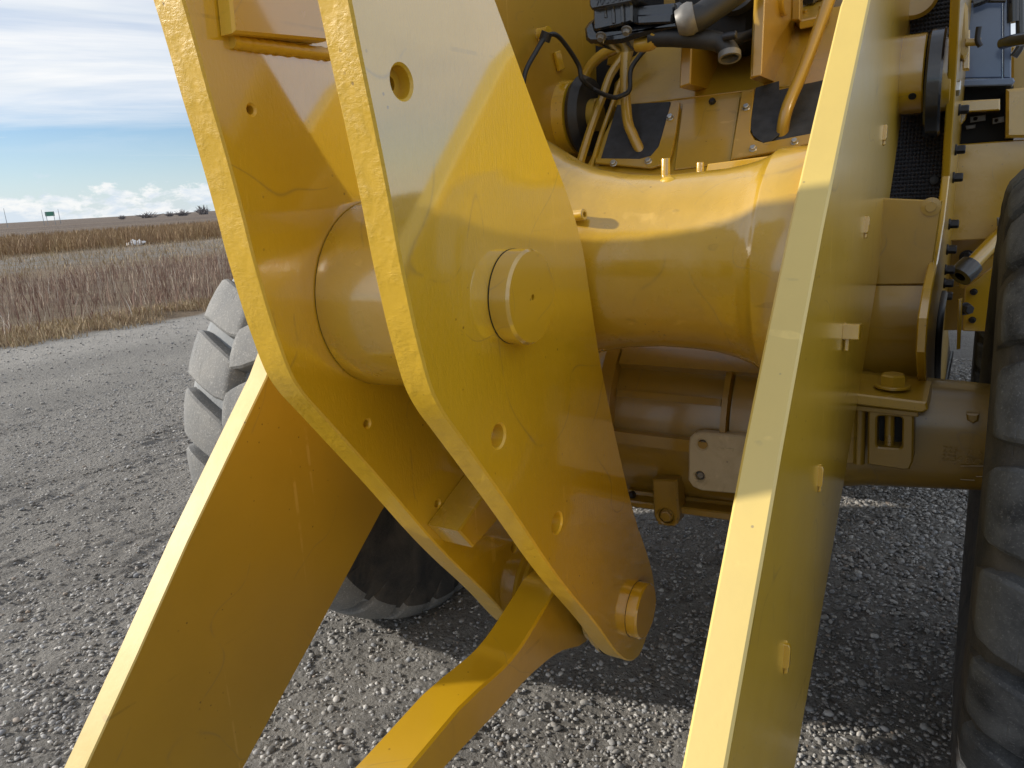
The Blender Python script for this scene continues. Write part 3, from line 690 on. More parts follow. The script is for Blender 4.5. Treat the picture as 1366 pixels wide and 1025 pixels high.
# --- hydraulic pump and hoses
PUY = 2.38
pump = plate('hydraulic_pump', YPL(PUY), [(791, 12), (835, 3), (843, 3), (843, 29), (832, 33), (795, 41), (791, 40)], 0.22, L, M_BLACK, 0.006)
def pbk(name, px, y, t, m=M_BLACK, bev=0.005): return plate(name, YPL(y), px, t, pump, m, bev)
pbk('pump_flange', [(784, -25), (848, -25), (848, -2), (842, 3), (789, 13), (786, 8)], PUY-0.03, 0.25)
pbk('pump_body', [(843, 4), (849, 9), (899, 4), (899, 30), (849, 33), (843, 30)], PUY+0.03, 0.2)
pbk('pump_body', [(849, 20), (897, 18), (896, 31), (850, 33)], PUY+0.018, 0.1)
pbk('pump_port', [(899, 4), (905, 2), (911, 6), (911, 30), (905, 34), (899, 33)], PUY-0.005, 0.15, M_BLACK, 0.01)
pbk('pump_lobe', [(778, 38), (783, 30), (792, 23), (796, 38), (806, 50), (803, 58), (786, 58), (780, 53)], PUY+0.01, 0.2, M_BLACK, 0.012)
pbk('pump_base', [(783, 56), (801, 60), (830, 57), (850, 50), (880, 41), (908, 35), (905, 29), (795, 39)], PUY+0.03, 0.2, M_BLACK, 0.012)
pbk('cast_rib', [(806, 9), (808, 9), (809, 24), (806, 24)], PUY-0.006, 0.03, M_BLACK, 0.002)
pbk('cast_rib', [(815, 7), (819, 6), (820, 31), (816, 32)], PUY-0.006, 0.03, M_BLACK, 0.002)
pbk('cast_rib', [(827, 5), (831, 4), (832, 30), (828, 31)], PUY-0.01, 0.03, M_BLACK, 0.002)
for p in ((802, 48), (836, 40)): bolt('bolt', YPL(PUY).at(p, 0.0), (0.05, -0.62, -0.78), 0.0115, 0.018, pump, M_GREY, 0.017)
def letter(txt, pl, p, size, m, parent, name, ext=0.0012):
    cu = bpy.data.curves.new(name, 'FONT'); cu.body = txt; cu.size = size; cu.extrude = ext
    o = bpy.data.objects.new(name, cu); COL.objects.link(o); bpy.context.view_layer.update()
    me = bpy.data.meshes.new_from_object(o.evaluated_get(bpy.context.evaluated_depsgraph_get()))
    bpy.data.objects.remove(o)
    c = pl.at(p, ext*0.8); rot = Matrix((pl.U, pl.V, pl.N)).transposed().to_4x4(); me.transform(rot)
    me.materials.append(m); return place(name, me, c, parent)
letter('70CC-0704', YPL(PUY-0.03), (795, 8), 0.026, M_BLACK, pump, 'cast_lettering', 0.002)
cl_ = YPL(PUY+0.02).at((912, 28))
lathe('hose_collar', cl_, (0.93, 0.2, 0.2), [(0, -.02), (0.035, -.02), (0.045, 0), (0.048, 0.02), (0.042, 0.035), (0, 0.035)], pump, M_GREY, 24)
tube('hydraulic_hose', [PY((917, 28), 2.41), PY((932, 24), 2.43), PY((952, 10), 2.46), PY((985, -14), 2.5), PY((1010, -40), 2.5)], 0.040, L, M_HOSE, 18, 8)
h2 = tube('hydraulic_hose', [PY((868, 50), 2.45), PY((900, 50), 2.45), PY((940, 53), 2.46), PY((960, 57), 2.47), PY((971, 66), 2.47), PY((974, 72), 2.47)], 0.029, L, M_HOSE, 18, 8)
lathe('hose_clamp', PY((973, 71), 2.47), (0.15, -0.3, -0.9), [(0.026, 0), (0.034, 0), (0.034, 0.018), (0.026, 0.018)], h2, M_GREY, 24)
lathe('clamp_screw', PY((974, 48), 2.44), (1, 0, 0), disc_prof(0.012, -.02, .02), h2, M_BOLT, 12)
tube('pipe_elbow', [PY((850, 60), 2.46), PY((868, 58), 2.45), PY((875, 44), 2.44)], 0.022, L, M_TAN, 14, 6)
tube('hydraulic_hose', [PY((975, 52), 2.6), PY((990, 50), 2.62), PY((1008, 44), 2.66)], 0.016, L, M_HOSE, 12, 6)

# --- axle, differential and its brackets
dcy, dcz, dr = 2.17, 0.925, 0.285
def ring_at(x, r, y=dcy, z=dcz, n=56, sq=2.0):
    out = []
    for k in range(n):
        a = 2*math.pi*k/n; c, s = math.cos(a), math.sin(a)
        f = (abs(c)**sq+abs(s)**sq)**(-1/sq)
        out.append((x, y+r[0]*c*f, z+r[1]*s*f))
    return out
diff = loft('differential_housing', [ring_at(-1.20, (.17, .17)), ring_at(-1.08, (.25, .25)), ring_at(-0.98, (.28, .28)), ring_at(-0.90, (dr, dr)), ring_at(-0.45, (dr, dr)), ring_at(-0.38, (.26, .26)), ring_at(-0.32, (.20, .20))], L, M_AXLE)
def arcbar(bm, x0, x1, a0, a1, r0, r1, n=14):
    rr = []
    for i in range(n+1):
        a = R(a0+(a1-a0)*i/n)
        rr.append([bm.verts.new((x, dcy-r*math.cos(a), dcz+r*math.sin(a))) for x, r in ((x0, r0), (x0+.004, r1), (x1-.004, r1), (x1, r0))])
    for a, b in zip(rr, rr[1:]):
        for i in range(3): bm.faces.new((a[i], a[i+1], b[i+1], b[i]))
    bm.faces.new(rr[0]); bm.faces.new(rr[-1])
bm = bmesh.new()
arcbar(bm, -0.885, -0.838, -2, 47, dr-.01, dr+.034)
arcbar(bm, -0.838, -0.40, 37, 47, dr-.01, dr+.034)
arcbar(bm, -0.535, -0.512, 4, 37, dr-.01, dr+.028)
arcbar(bm, -0.838, -0.40, -4, 2, dr-.01, dr+.036)
arcbar(bm, -0.838, -0.535, 20, 24, dr-.01, dr+.007)
finish('casting_frame', bm, M_AXLE, diff, 40)
bm = bmesh.new(); arcbar(bm, -0.512, -0.38, 0, 37, dr-.01, dr+.012); finish('casting_pad', bm, M_AXLE, diff, 40)
pP = YPL(1.845)
pale = plate('bolted_plate', pP, [(918.6, 592), (920, 584), (926, 579), (936, 577.7), (998, 583), (1050, 588), (1050, 668), (981, 659), (935, 655), (924, 650), (918, 641)], 0.035, diff, M_PALE, 0.004, holes=((936.5, 593.5, 6.6), (933, 635.6, 6.6)))
for p in ((936.5, 593.5), (933, 635.6)):
    bolt('socket_bolt', pP.at(p, -0.02), -Vector((0, 1, 0)), 0.0095, 0.012, pale, M_GREY, 0.0135)
plate('maker_mark', pP, [(957, 597), (966, 598), (966, 602), (957, 601)], 0.004, pale, M_PALE, 0.001, front=0.0015)
plate('maker_mark', pP, [(969, 598), (979, 599), (979, 603), (969, 602)], 0.004, pale, M_PALE, 0.001, front=0.0015)
rail_ = plate('base_rail', YPL(1.90), [(836, 668), (1050, 694), (1050, 706), (836, 676)], 0.16, diff, M_AXLE, 0.004)
plate('rail_lip', YPL(1.95), [(836, 655), (1050, 681), (1050, 696), (836, 668)], 0.1, diff, M_AXLE, 0.008)
lug = plate('tie_lug', YPL(1.875), [(869.5, 640), (903, 641), (906, 690), (904, 699), (899, 703), (885, 702), (875, 696), (872, 688)], 0.06, diff, M_AXLE, 0.005, holes=((888, 689.5, 10.5),))
bolt('bolt', YPL(1.875).at((888, 689.5), -0.012), (0, -1, 0), 0.0165, 0.014, lug, M_AXLE, 0.0195)
plate('hole_back', YPL(1.905), [(876, 678), (900, 678), (900, 701), (878, 700)], 0.01, lug, M_AXLE, 0.001)  # plate closing the lug hole from behind, same paint as the lug
tube('drain_pipe', [PY((838, 662), 1.93), PY((846, 660), 1.93)], 0.012, diff, M_BOLT, 10, 3)
# axle tube
def axs(x, z0, z1, y0, y1): return ring_at(x, ((y1-y0)/2, (z1-z0)/2), (y0+y1)/2, (z0+z1)/2, 48, 3.2)
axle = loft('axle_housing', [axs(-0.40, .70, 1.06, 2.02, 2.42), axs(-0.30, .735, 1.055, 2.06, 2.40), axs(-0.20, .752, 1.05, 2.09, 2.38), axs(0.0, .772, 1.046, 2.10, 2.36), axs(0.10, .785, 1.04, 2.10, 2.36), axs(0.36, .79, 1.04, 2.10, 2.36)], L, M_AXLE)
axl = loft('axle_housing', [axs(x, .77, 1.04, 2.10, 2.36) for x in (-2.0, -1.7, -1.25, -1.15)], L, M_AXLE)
pA = YPL(2.094)
letter('225-1215  811 C', pA, (1257, 604), 0.023, M_AXLE, axle, 'cast_lettering', 0.0008)
letter('2254 8V2', pA, (1255, 615), 0.023, M_AXLE, axle, 'cast_lettering', 0.0008)
for (a, b) in (((1281, 622), (1318, 622)), ((1281, 640), (1300, 641)), ((1302, 636), (1318, 636))):
    bm = bmesh.new(); add_tube(bm, [pA.at(a, 0), pA.at(b, 0)], 0.0018, 6, 0); finish('casting_line', bm, M_AXLE, axle, 60)
lathe('filler_plug', PY((1300, 541), 2.16), (0, -0.35, 1), [(0, -.02), (0.022, -.02), (0.022, 0.004), (0.013, 0.006), (0.011, -.002), (0, -.002)], axle, M_AXLE, 22)
plate('plug_seat', YPL(2.095), [(1289, 552), (1306, 553), (1305, 562), (1298, 566), (1290, 561)], 0.03, axle, M_AXLE, 0.004)
# pedestal plate, clamp block with stud, top bolt
ped = plate('axle_pedestal', YPL(1.985), [(1095, 520), (1236, 537), (1238, 547), (1230, 551), (1090, 534)], 0.22, L, M_AGED, 0.004)
plate('shim_plate', YPL(1.995), [(1095, 536), (1225, 550), (1225, 557), (1095, 543)], 0.18, ped, M_AXLE, 0.002)
q = PY((1190, 521), 2.07)
bolt('pedestal_bolt', (q.x, q.y, 1.068), (0, 0, 1), 0.031, 0.034, ped, M_AGED, 0.042, 0.1)
cb_ = plate('clamp_block', YPL(2.0), [(1158, 546), (1219, 553), (1218, 616), (1213, 627), (1205, 627.5), (1157, 620)], 0.10, L, M_AXLE, 0.004)
bm = bmesh.new()
bpy.data.objects.remove(cb_)
pC = YPL(2.0)
add_plate(bm, pC, [[pC.uv(p) for p in ((1158, 546), (1219, 553), (1218, 616), (1213, 627), (1205, 627.5), (1157, 620))], rrect([pC.uv(p) for p in ((1170, 555), (1204, 557), (1203, 599), (1169, 597))], 0.16)], -0.07, 0, 0.004, 0)
cb_ = finish('clamp_block', bm, M_AXLE, L)
plate('block_back', YPL(2.055), [(1160, 548), (1214, 553), (1212, 612), (1160, 606)], 0.02, cb_, M_DARK, 0.002)
bm = bmesh.new(); q0 = PY((1187, 552), 2.03); q1 = PY((1186, 596), 2.03)
n_ = 40; prof = [(0, 0)]
Lh = (q1-q0).length
for k in range(n_+1):
    s = k/n_; prof.append((0.0115 if s < 0.62 else 0.0105+0.0016*(k % 2), s*Lh))
prof.append((0, Lh)); add_lathe(bm, q0, q1-q0, prof, 18); finish('stud', bm, M_AXLE, cb_, 30)
tube('spacer_tube', [PY((1148, 545), 2.04), PY((1146, 618), 2.04)], 0.014, L, M_AXLE, 14, 0)
plate('clamp_block', YPL(2.02), [(1100, 545), (1142, 548), (1140, 620), (1098, 616)], 0.08, L, M_AXLE, 0.004)

# --- right side of the front frame
SX = -0.08
pS = XPL(SX)
edge_px = [(1283, -60), (1281, 0), (1277, 80), (1272, 160), (1267, 235), (1260, 295), (1252, 345), (1244, 384), (1238, 425), (1235, 470), (1236, 515), (1240, 540), (1246, 546), (1254, 535), (1262, 505), (1268, 472)]
side = plate('frame_side', pS, [pS.uv(p) for p in edge_px]+[(4.4, .78), (4.4, 2.35)], 0.022, L, [M_AGED, M_PAINT], 0.003, uv=True)
for p in ((1278, 147), (1276, 200), (1275, 237), (1276, 299), (1274, 333), (1274, 360), (1272, 378), (1271, 395)):
    r_ = 5*2.9/FPX
    yb = 2.95; q = PY(p, yb); bolt('bolt', (SX, yb, q.z), (1, 0, 0), r_, 0.030, side, M_BOLT, r_*1.25)
bm = bmesh.new(); add_tube(bm, [pS.at(p, 0.006) for p in ((1256, 392), (1251, 420), (1248, 455), (1247, 500), (1249, 532))], 0.012, 10, 6); finish('rubber_seal', bm, M_HOSE, side, 60)
bm = bmesh.new(); add_tube(bm, [pS.at(p, 0.006) for p in ((1268, 470), (1262, 500), (1256, 525), (1248, 543))], 0.012, 10, 6); finish('rubber_seal', bm, M_HOSE, side, 60)
plate('frame_side', XPL(2*CX-SX), [(2.0, .80), (1.95, 1.3), (2.3, 1.75), (2.35, 2.9), (4.4, 2.9), (4.4, .78)], 0.022, L, [M_AGED, M_PAINT], 0.003, uv=True)  # unseen left plate, added tall to block the sun
plate('frame_wall', YPL(3.35), [(640, -260), (1240, -260), (1180, 60), (900, 330), (640, 330)], 0.04, L, M_AXLE, 0.004)
# front panels between the arm and the side plate
pQ = YPL(2.30)
p1 = plate('front_panel', pQ, [(1120, 262), (1257, 268), (1248, 330), (1240, 379.5), (1100, 381)], 0.02, L, M_AGED, 0.003)
lathe('washer', pQ.at((1242, 276)), (0, -1, 0), [(0, 0), (0.024, 0), (0.024, 0.004), (0.013, 0.005), (0.0125, 0.009), (0, 0.009)], p1, M_TAN, 28)
bm = bmesh.new()
rr = []
for i, (py, dy) in enumerate(((381.5, 0.0), (395, -0.012), (415, -0.02), (440, -0.016), (465, 0.0), (490, 0.03), (508, 0.06))):
    rr.append([PY((px, py), 2.30+dy) for px in (1085, 1150, 1236-0.06*(py-381))])
rr = [[(v.x, v.y, v.z) for v in r] for r in rr]
vs = [[bm.verts.new(v) for v in r] for r in rr]
for a, b in zip(vs, vs[1:]):
    for i in range(2): bm.faces.new((a[i], a[i+1], b[i+1], b[i]))
finish('lower_panel', bm, M_AGED, L, 60)
# ribbed mat with grommet
mt = plate('rubber_mat', YPL(2.75), [(1170, -40), (1276, -40), (1270, 90), (1262, 230), (1258, 268), (1150, 271)], 0.012, L, M_MAT, 0.002)
lathe('grommet', YPL(2.75).at((1246, 241)), (0.1, -1, 0.1), [(0, 0), (0.015, 0), (0.013, 0.006), (0, 0.008)], mt, M_HOSE, 18)
lathe('lamp_dish', YPL(2.72).at((1217, -4)), (0.2, -1, 0.1), [(0, 0), (0.06, 0), (0.07, 0.02), (0.06, 0.03), (0, 0.03)], L, M_TAN, 28)
# arm pivot: boss, black bearing, end plate, bolt
yb = 2.62; qa = PY((1228, 99), yb); rb_ = 47*2.35/FPX
boss = lathe('arm_boss', (RX-0.005, yb, qa.z), (1, 0, 0), [(0, 0), (rb_, 0), (rb_, 0.062), (rb_*.97, 0.066), (0, 0.066)], armr, M_PAINT, 48)
qh = PY((1221, 125), yb-0.08)
lathe('grease_hole', (RX+0.035, yb-rb_*.80, qa.z-rb_*.60), (0, -0.80, -0.60), disc_prof(0.0105, -0.004, 0.0012, .0005), boss, M_DARK, 18)
rr_ = 62*2.4/FPX
lathe('bearing_ring', (RX+0.066, yb, qa.z-0.03), (1, 0, 0), [(0, 0), (rr_*.96, 0), (rr_, 0.006), (rr_, 0.036), (rr_*.97, 0.042), (0, 0.042)], armr, M_BLACK, 48)
ep = lathe('end_plate', (RX+0.108, yb, qa.z-0.01), (1, 0, 0), [(0, 0), (rb_*.92, 0), (rb_*.92, 0.018), (rb_*.9, 0.02), (0, 0.02)], armr, M_PAINT, 40)
bolt('pivot_bolt', (RX+0.128, yb, qa.z-0.05), (1, 0, 0), 0.022, 0.022, ep, M_STEEL, 0.036)
# thick lock plate and its lever on the frame side
lk = plate('lock_plate', YPL(2.72), [(1278, 8), (1281, 3), (1288, 3), (1291, 9), (1292, 68), (1286, 80), (1279, 76), (1277, 70)], 0.10, L, M_TAN, 0.008)
plate('lock_foot', YPL(2.76), [(1284, 40), (1294, 40), (1293, 92), (1284, 93)], 0.06, lk, M_PAINT, 0.003)
tube('lock_pin', [PY((1288, 57), 2.72), PY((1308, 56), 2.72)], 0.0105, lk, M_TAN, 14, 0)
tube('lock_lever', [PY((1308, 62), 2.71), PY((1304, 53), 2.71), PY((1306, 36), 2.71)], 0.008, lk, M_BOLT, 10, 4)

# --- rear chassis seen past the frame side
RYY = 3.45
pR = YPL(RYY)
blu = plate('side_cabinet', pR, [(1266, -60), (1337, -60), (1337, 104), (1266, 105)], 0.30, L, M_BLUE, 0.004)
plate('cabinet_edge', YPL(RYY-0.005), [(1338, -60), (1347.5, -60), (1349, 105), (1338, 104)], 0.31, blu, M_BLUE, 0.004)
plate('cabinet_sill', YPL(RYY-0.04), [(1266, 107), (1352, 104), (1354, 109), (1350, 114), (1266, 116)], 0.34, blu, M_BLUE, 0.004)
tube('cabinet_rail', [PY((1275, 1), RYY-.05), PY((1342, 1), RYY-.05)], 0.008, blu, M_BLACK, 10, 0)
tube('cabinet_latch', [PY((1298, 6), RYY-.06), PY((1312, 1), RYY-.06), PY((1322, -6), RYY-.06)], 0.013, blu, M_BLACK, 10, 3)
plate('dark_bay', YPL(RYY+0.10), [(1260, 113), (1352, 110), (1352, 192), (1260, 194)], 0.05, L, M_DARK, 0.004)  # black block stands in for the unlit void around the step
step = plate('step_bar', YPL(RYY-0.10), [(1268, 135.5), (1334, 132), (1334, 147), (1268, 151)], 0.16, L, M_PAINT, 0.004)
plate('step_bracket', YPL(RYY-0.02), [(1276, 150), (1290, 150), (1288, 160), (1277, 172)], 0.03, step, M_PAINT, 0.003)
plate('tag_plate', YPL(RYY+0.04), [(1294, 156), (1315, 153), (1315, 161), (1294, 164)], 0.008, L, M_GREY, 0.002, holes=((1301, 158.5, 2.4),))
plate('tag_plate', YPL(RYY+0.04), [(1324, 158), (1340, 155), (1340, 163), (1324, 166)], 0.008, L, M_GREY, 0.002, holes=((1329, 161, 2.0),))
plate('tag_plate', YPL(RYY+0.06), [(1288, 168), (1302, 166), (1301, 171), (1289, 173)], 0.008, L, M_GREY, 0.002)
plate('tank_side', YPL(RYY-0.05), [(1342, 119), (1420, 112), (1420, 184), (1341.5, 184)], 0.5, L, M_CAST, 0.01)
plate('belly_panel', YPL(RYY), [(1262, 194), (1400, 184), (1400, 316), (1262, 322)], 0.04, L, M_CAST, 0.004)
plate('under_panel', YPL(RYY+0.12), [(1262, 320), (1400, 315), (1400, 372), (1262, 395)], 0.03, L, M_AXLE, 0.004)
plate('gap_filler', YPL(RYY+0.10), [(1256, 385), (1292, 380), (1290, 441), (1256, 441)], 0.03, L, M_AXLE, 0.004)  # dark plate added to close the bright gap beside the bracket
bp = plate('chassis_bracket', YPL(RYY-0.04), [(1287, 384), (1331, 352), (1335, 350), (1334, 420), (1327, 443), (1284.5, 442)], 0.05, L, M_PAINT, 0.004)
for p in ((1299, 389.5), (1297, 427)): bolt('bolt', YPL(RYY-0.04).at(p), (0, -1, 0), 0.011, 0.02, bp, M_BOLT, 0.013)
plate('bracket_arm', YPL(RYY-0.02), [(1278, 372), (1331, 338), (1331, 354), (1286, 386), (1280, 384)], 0.03, L, M_CAST, 0.004)
rod = tube('strut', [PY((1288, 362), RYY-.15), PY((1340, 308), RYY-.02)], 0.028, L, M_PAINT, 18, 0)
lathe('strut_clamp', PY((1289, 361), RYY-.15), (PY((1340, 308), RYY-.02)-PY((1288, 362), RYY-.15)), [(0.02, -.035), (0.042, -.035), (0.045, 0), (0.042, .03), (0.02, .03)], rod, M_BLACK, 24)
bolt('bolt', PY((1290, 343), RYY+.08), (0, -1, 0), 0.022, 0.03, L, M_BOLT, 0.028)
bolt('bolt', PY((1287, 412), RYY-.2), (0.6, -0.8, 0), 0.019, 0.03, L, M_BOLT, 0.024)
plate('hinge_strip', YPL(2.9), [(1278, 400), (1284, 398), (1281, 466), (1276, 467)], 0.02, L, M_PAINT, 0.003)
sn = plate('sensor', YPL(RYY-0.06), [(1330, 291), (1337, 291), (1337, 302), (1330, 302)], 0.04, L, M_GREY, 0.003)
tube('sensor_wire', [PY((1333, 302), RYY-.06), PY((1334, 310), RYY-.06), PY((1339, 318), RYY-.06)], 0.006, sn, M_HOSE, 8, 4)
# ladder tubes and handrail at the far right
tube('handrail', [PY((1338, 58), RYY-.15), PY((1352, 54), RYY-.2), PY((1380, 50), RYY-.25)], 0.020, L, M_BLACK, 12, 4)
tube('ladder_post', [PY((1352, -50), RYY), PY((1352, 30), RYY)], 0.022, L, M_BLACK, 12, 0)
tube('ladder_post', [PY((1360, -50), RYY), PY((1361, 48), RYY), PY((1361, 62), RYY), PY((1352, 76), RYY)], 0.014, L, M_BLACK, 12, 5)
plate('rear_panel', YPL(4.2), [(1349, 62), (1440, 58), (1440, 130), (1349, 125)], 0.05, L, M_TAN, 0.01)

# --- unseen rear block, added and sized to shade the ground there
plate('rear_shade_block', XPL(-0.16), [(3.55, .34), (3.55, 1.75), (9.0, 1.75), (9.0, .34)], 1.3, L, M_AXLE, 0.01, uv=True)
# --- tyres
def tyre_profile(side):
    # (x offset from tyre centre, radius)
    h = [(0.16, 0.33), (0.20, 0.36), (0.23, 0.40), (0.258, 0.48), (0.271, 0.56), (0.272, 0.63), (0.262, 0.69), (0.242, 0.735), (0.20, 0.752), (0.1, 0.757), (0.0, 0.758)]
    return h+[(-x, r) for x, r in reversed(h[:-1])]
def lug_mesh(name, m, flip):
    """one tread bar: from past the centre line to the shoulder and down the sidewall"""
    path = [(-0.035, 0.755), (0.0, 0.757), (0.05, 0.757), (0.1, 0.755), (0.15, 0.751), (0.185, 0.745), (0.212, 0.735), (0.235, 0.717), (0.252, 0.69), (0.260, 0.66), (0.265, 0.625), (0.268, 0.59)]
    hw = [0.034, 0.070, 0.080, 0.082, 0.083, 0.084, 0.084, 0.078, 0.066, 0.052, 0.040, 0.026]
    ht = [0.035, 0.045, 0.046, 0.046, 0.046, 0.045, 0.043, 0.036, 0.020, 0.010, 0.005, 0.0]
    sk = [0.0, 0.004, 0.020, 0.040, 0.062, 0.078, 0.086, 0.089, 0.090, 0.090, 0.090, 0.090]
    us = np.linspace(0, 1, 3*(len(path)-1)+1); ii = us*(len(path)-1)
    ip = lambda arr: np.interp(ii, range(len(arr)), arr)
    X = ip([p[0] for p in path]); Rr = ip([p[1] for p in path]); HW = ip(hw); HT = ip(ht); SK = ip(sk)
    cross = [(-1.0, -0.15), (-0.97, 0.35), (-0.91, 0.82), (-0.82, 0.96), (-0.4, 1.0), (0.0, 1.0), (0.4, 1.0), (0.82, 0.96), (0.91, 0.82), (0.97, 0.35), (1.0, -0.15)]
    bm = bmesh.new(); G = []
    for k in range(len(us)):
        dx = X[min(k+1, len(X)-1)]-X[max(k-1, 0)]; drr = Rr[min(k+1, len(X)-1)]-Rr[max(k-1, 0)]
        nl = math.hypot(dx, drr); nx, nr = -drr/nl, dx/nl
        e = 1.0 if 2 < k else (0.0 if k == 0 else 0.6 if k == 1 else 0.92)
        row = []
        for c, hh in cross:
            h = (HT[k]*hh*e if hh > 0 else -0.01)
            x = X[k]+nx*h; r = Rr[k]+nr*h; a = (SK[k]+c*HW[k])/0.78
            row.append(bm.verts.new((x*flip, r*math.sin(a), r*math.cos(a))))
        G.append(row)
    for a, b in zip(G, G[1:]):
        for i in range(len(cross)-1):
            f = bm.faces.new((a[i], a[i+1], b[i+1], b[i])); f.material_index = 1 if G.index(a) >= 22 else 0
    bmesh.ops.recalc_face_normals(bm, faces=bm.faces)
    # make sure normals look outward
    f0 = max(bm.faces, key=lambda f: f.calc_center_median().z)
    if f0.normal.z < 0: bmesh.ops.reverse_faces(bm, faces=bm.faces)
    me = bpy.data.meshes.new(name); bm.to_mesh(me); bm.free(); me.materials.append(m); me.materials.append(M_WALL)
    me.polygons.foreach_set('use_smooth', [True]*len(me.polygons)); me.set_sharp_from_angle(angle=R(33))
    return me
NL = 25; KR = 1.02
def tyre(xc, lug_m, carc_m, label, phase, outer, AY=AY):
    zc = TR*KR-0.012
    bm = bmesh.new(); prof = tyre_profile(1)
    add_lathe(bm, (xc, AY, zc), (1, 0, 0), [(r*KR, x) for x, r in prof], 96)
    for f in bm.faces:
        c = f.calc_center_median(); rr = 1/KR*math.hypot(c.y-AY, c.z-zc); f.material_index = 0 if rr > 0.735 else 1
    t = finish('tyre', bm, [carc_m, M_WALL], L, 60); t['label'] = label
    prs = [(0.335, -0.19), (0.36, -0.195), (0.36, -0.16), (0.31, -0.12), (0.30, 0.0), (0.31, 0.12), (0.36, 0.16), (0.36, 0.195), (0.335, 0.19)]
    bm = bmesh.new(); add_lathe(bm, (xc, AY, zc), (1, 0, 0), prs, 48)
    add_lathe(bm, (xc, AY, zc), (1, 0, 0), [(0, outer*0.05-.02), (0.20, outer*0.05-.02), (0.22, outer*.05), (0.33, outer*0.03)], 48)
    finish('rim', bm, M_PAINT, t, 40)
    meA = lug_mesh('lug_outer', lug_m, 1); meB = lug_mesh('lug_inner', lug_m, -1)
    for k in range(NL):
        for me, off in ((meA, 0.0), (meB, 0.5)):
            o = place('lug', me, (xc, AY, zc), t); o.rotation_euler = (2*math.pi*(k+off+phase)/NL, 0, 0); o.scale = (1, KR, KR)
    return t
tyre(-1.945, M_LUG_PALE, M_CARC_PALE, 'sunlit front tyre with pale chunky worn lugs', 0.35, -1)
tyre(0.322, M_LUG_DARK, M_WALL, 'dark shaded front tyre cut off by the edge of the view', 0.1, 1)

tyre(0.322, M_LUG_DARK, M_WALL, 'dark rear tyre glimpsed far back under the frame', 0.4, 1, AY+3.3)

# ------------------------------------------------------------------ loose stones on the yard
def ico(sub):
    bm = bmesh.new(); bmesh.ops.create_icosphere(bm, subdivisions=sub, radius=1.0)
    v = np.array([x.co[:] for x in bm.verts]); bm.verts.index_update(); f = np.array([[q.index for q in p.verts] for p in bm.faces]); bm.free(); return v, f
def rotmats(n):
    q = rng.normal(size=(n, 4)); q /= np.linalg.norm(q, axis=1)[:, None]; w, x, y, z = q.T
    return np.stack([1-2*(y*y+z*z), 2*(x*y-z*w), 2*(x*z+y*w), 2*(x*y+z*w), 1-2*(x*x+z*z), 2*(y*z-x*w), 2*(x*z-y*w), 2*(y*z+x*w), 1-2*(x*x+y*y)], -1).reshape(n, 3, 3)
def stones(n, cx, cy, sx, sy, r0, r1, sub, power=2.2, keep=None):
    x = rng.uniform(cx-sx, cx+sx, n); y = rng.uniform(cy-sy, cy+sy, n)
    if keep is not None:
        k = keep(x, y); x, y = x[k], y[k]; n = len(x)
    r = r0+(r1-r0)*rng.random(n)**power
    bv, bf = ico(sub)
    jit = 1+rng.normal(0, 0.15 if sub < 2 else 0.06, (n, len(bv), 1))
    sc = np.stack([np.ones(n), rng.uniform(.55, .95, n), rng.uniform(.32, .65, n)], -1)
    v = bv[None]*jit*sc[:, None, :]
    th = rng.uniform(0, 2*np.pi, n); tl = rng.normal(0, 0.25, n)
    cz, sz = np.cos(th), np.sin(th); ct, stt = np.cos(tl), np.sin(tl)
    X, Y, Z = v[..., 0], v[..., 1], v[..., 2]
    Y2 = Y*ct[:, None]-Z*stt[:, None]; Z2 = Y*stt[:, None]+Z*ct[:, None]
    X3 = X*cz[:, None]-Y2*sz[:, None]; Y3 = X*sz[:, None]+Y2*cz[:, None]
    v = np.stack([X3, Y3, Z2], -1)*r[:, None, None]
    v[..., 0] += x[:, None]; v[..., 1] += y[:, None]; v[..., 2] += (zg(x, y)+r*rng.uniform(.02, .32, n))[:, None]
    f = bf[None]+(np.arange(n)*len(bv))[:, None, None]
    return v.reshape(-1, 3), f.reshape(-1, 3)
def patch(x, y):
    """where the stones lie thick: patchy, thicker under the machine's right side"""
    w = 0.5+0.5*np.sin(x*2.1+1.3*np.sin(y*1.7))*np.sin(y*2.4+np.sin(x*1.9)+.7)
    d = np.clip((x+1.35)*1.1, 0, 1)*0.75
    return rng.random(len(x)) < np.clip(0.16+0.38*w+d, 0, 1)
wide = lambda x, y: (away(x, y) < -0.2)
nearl = lambda x, y: rng.random(len(x)) < np.clip(1.25-np.hypot(x+2.6, y-0.7)/1.2, 0.06, 1)
parts = [stones(70000, -0.55, 2.5, 2.1, 2.1, .0030, .0105, 1, 1.15, patch)]
parts.append(stones(5500, -0.9, 2.6, 2.4, 2.3, .007, .017, 2, 2.2, patch))
parts.append(stones(16000, -2.8, 0.9, 1.5, 1.3, .004, .015, 1, 1.5, nearl))
parts.append(stones(26000, -4.4, 3.0, 2.6, 3.0, .0035, .0115, 1, 1.6, wide))
parts.append(stones(10000, -9.0, 5.0, 5.0, 6.0, .007, .020, 1, 2.2, wide))
parts.append(stones(16000, 0.5, 5.2, 1.4, 2.2, .006, .017, 1, 1.6))
off = 0; VV = []; FF = []
for v, f in parts: VV.append(v); FF.append(f+off); off += len(v)
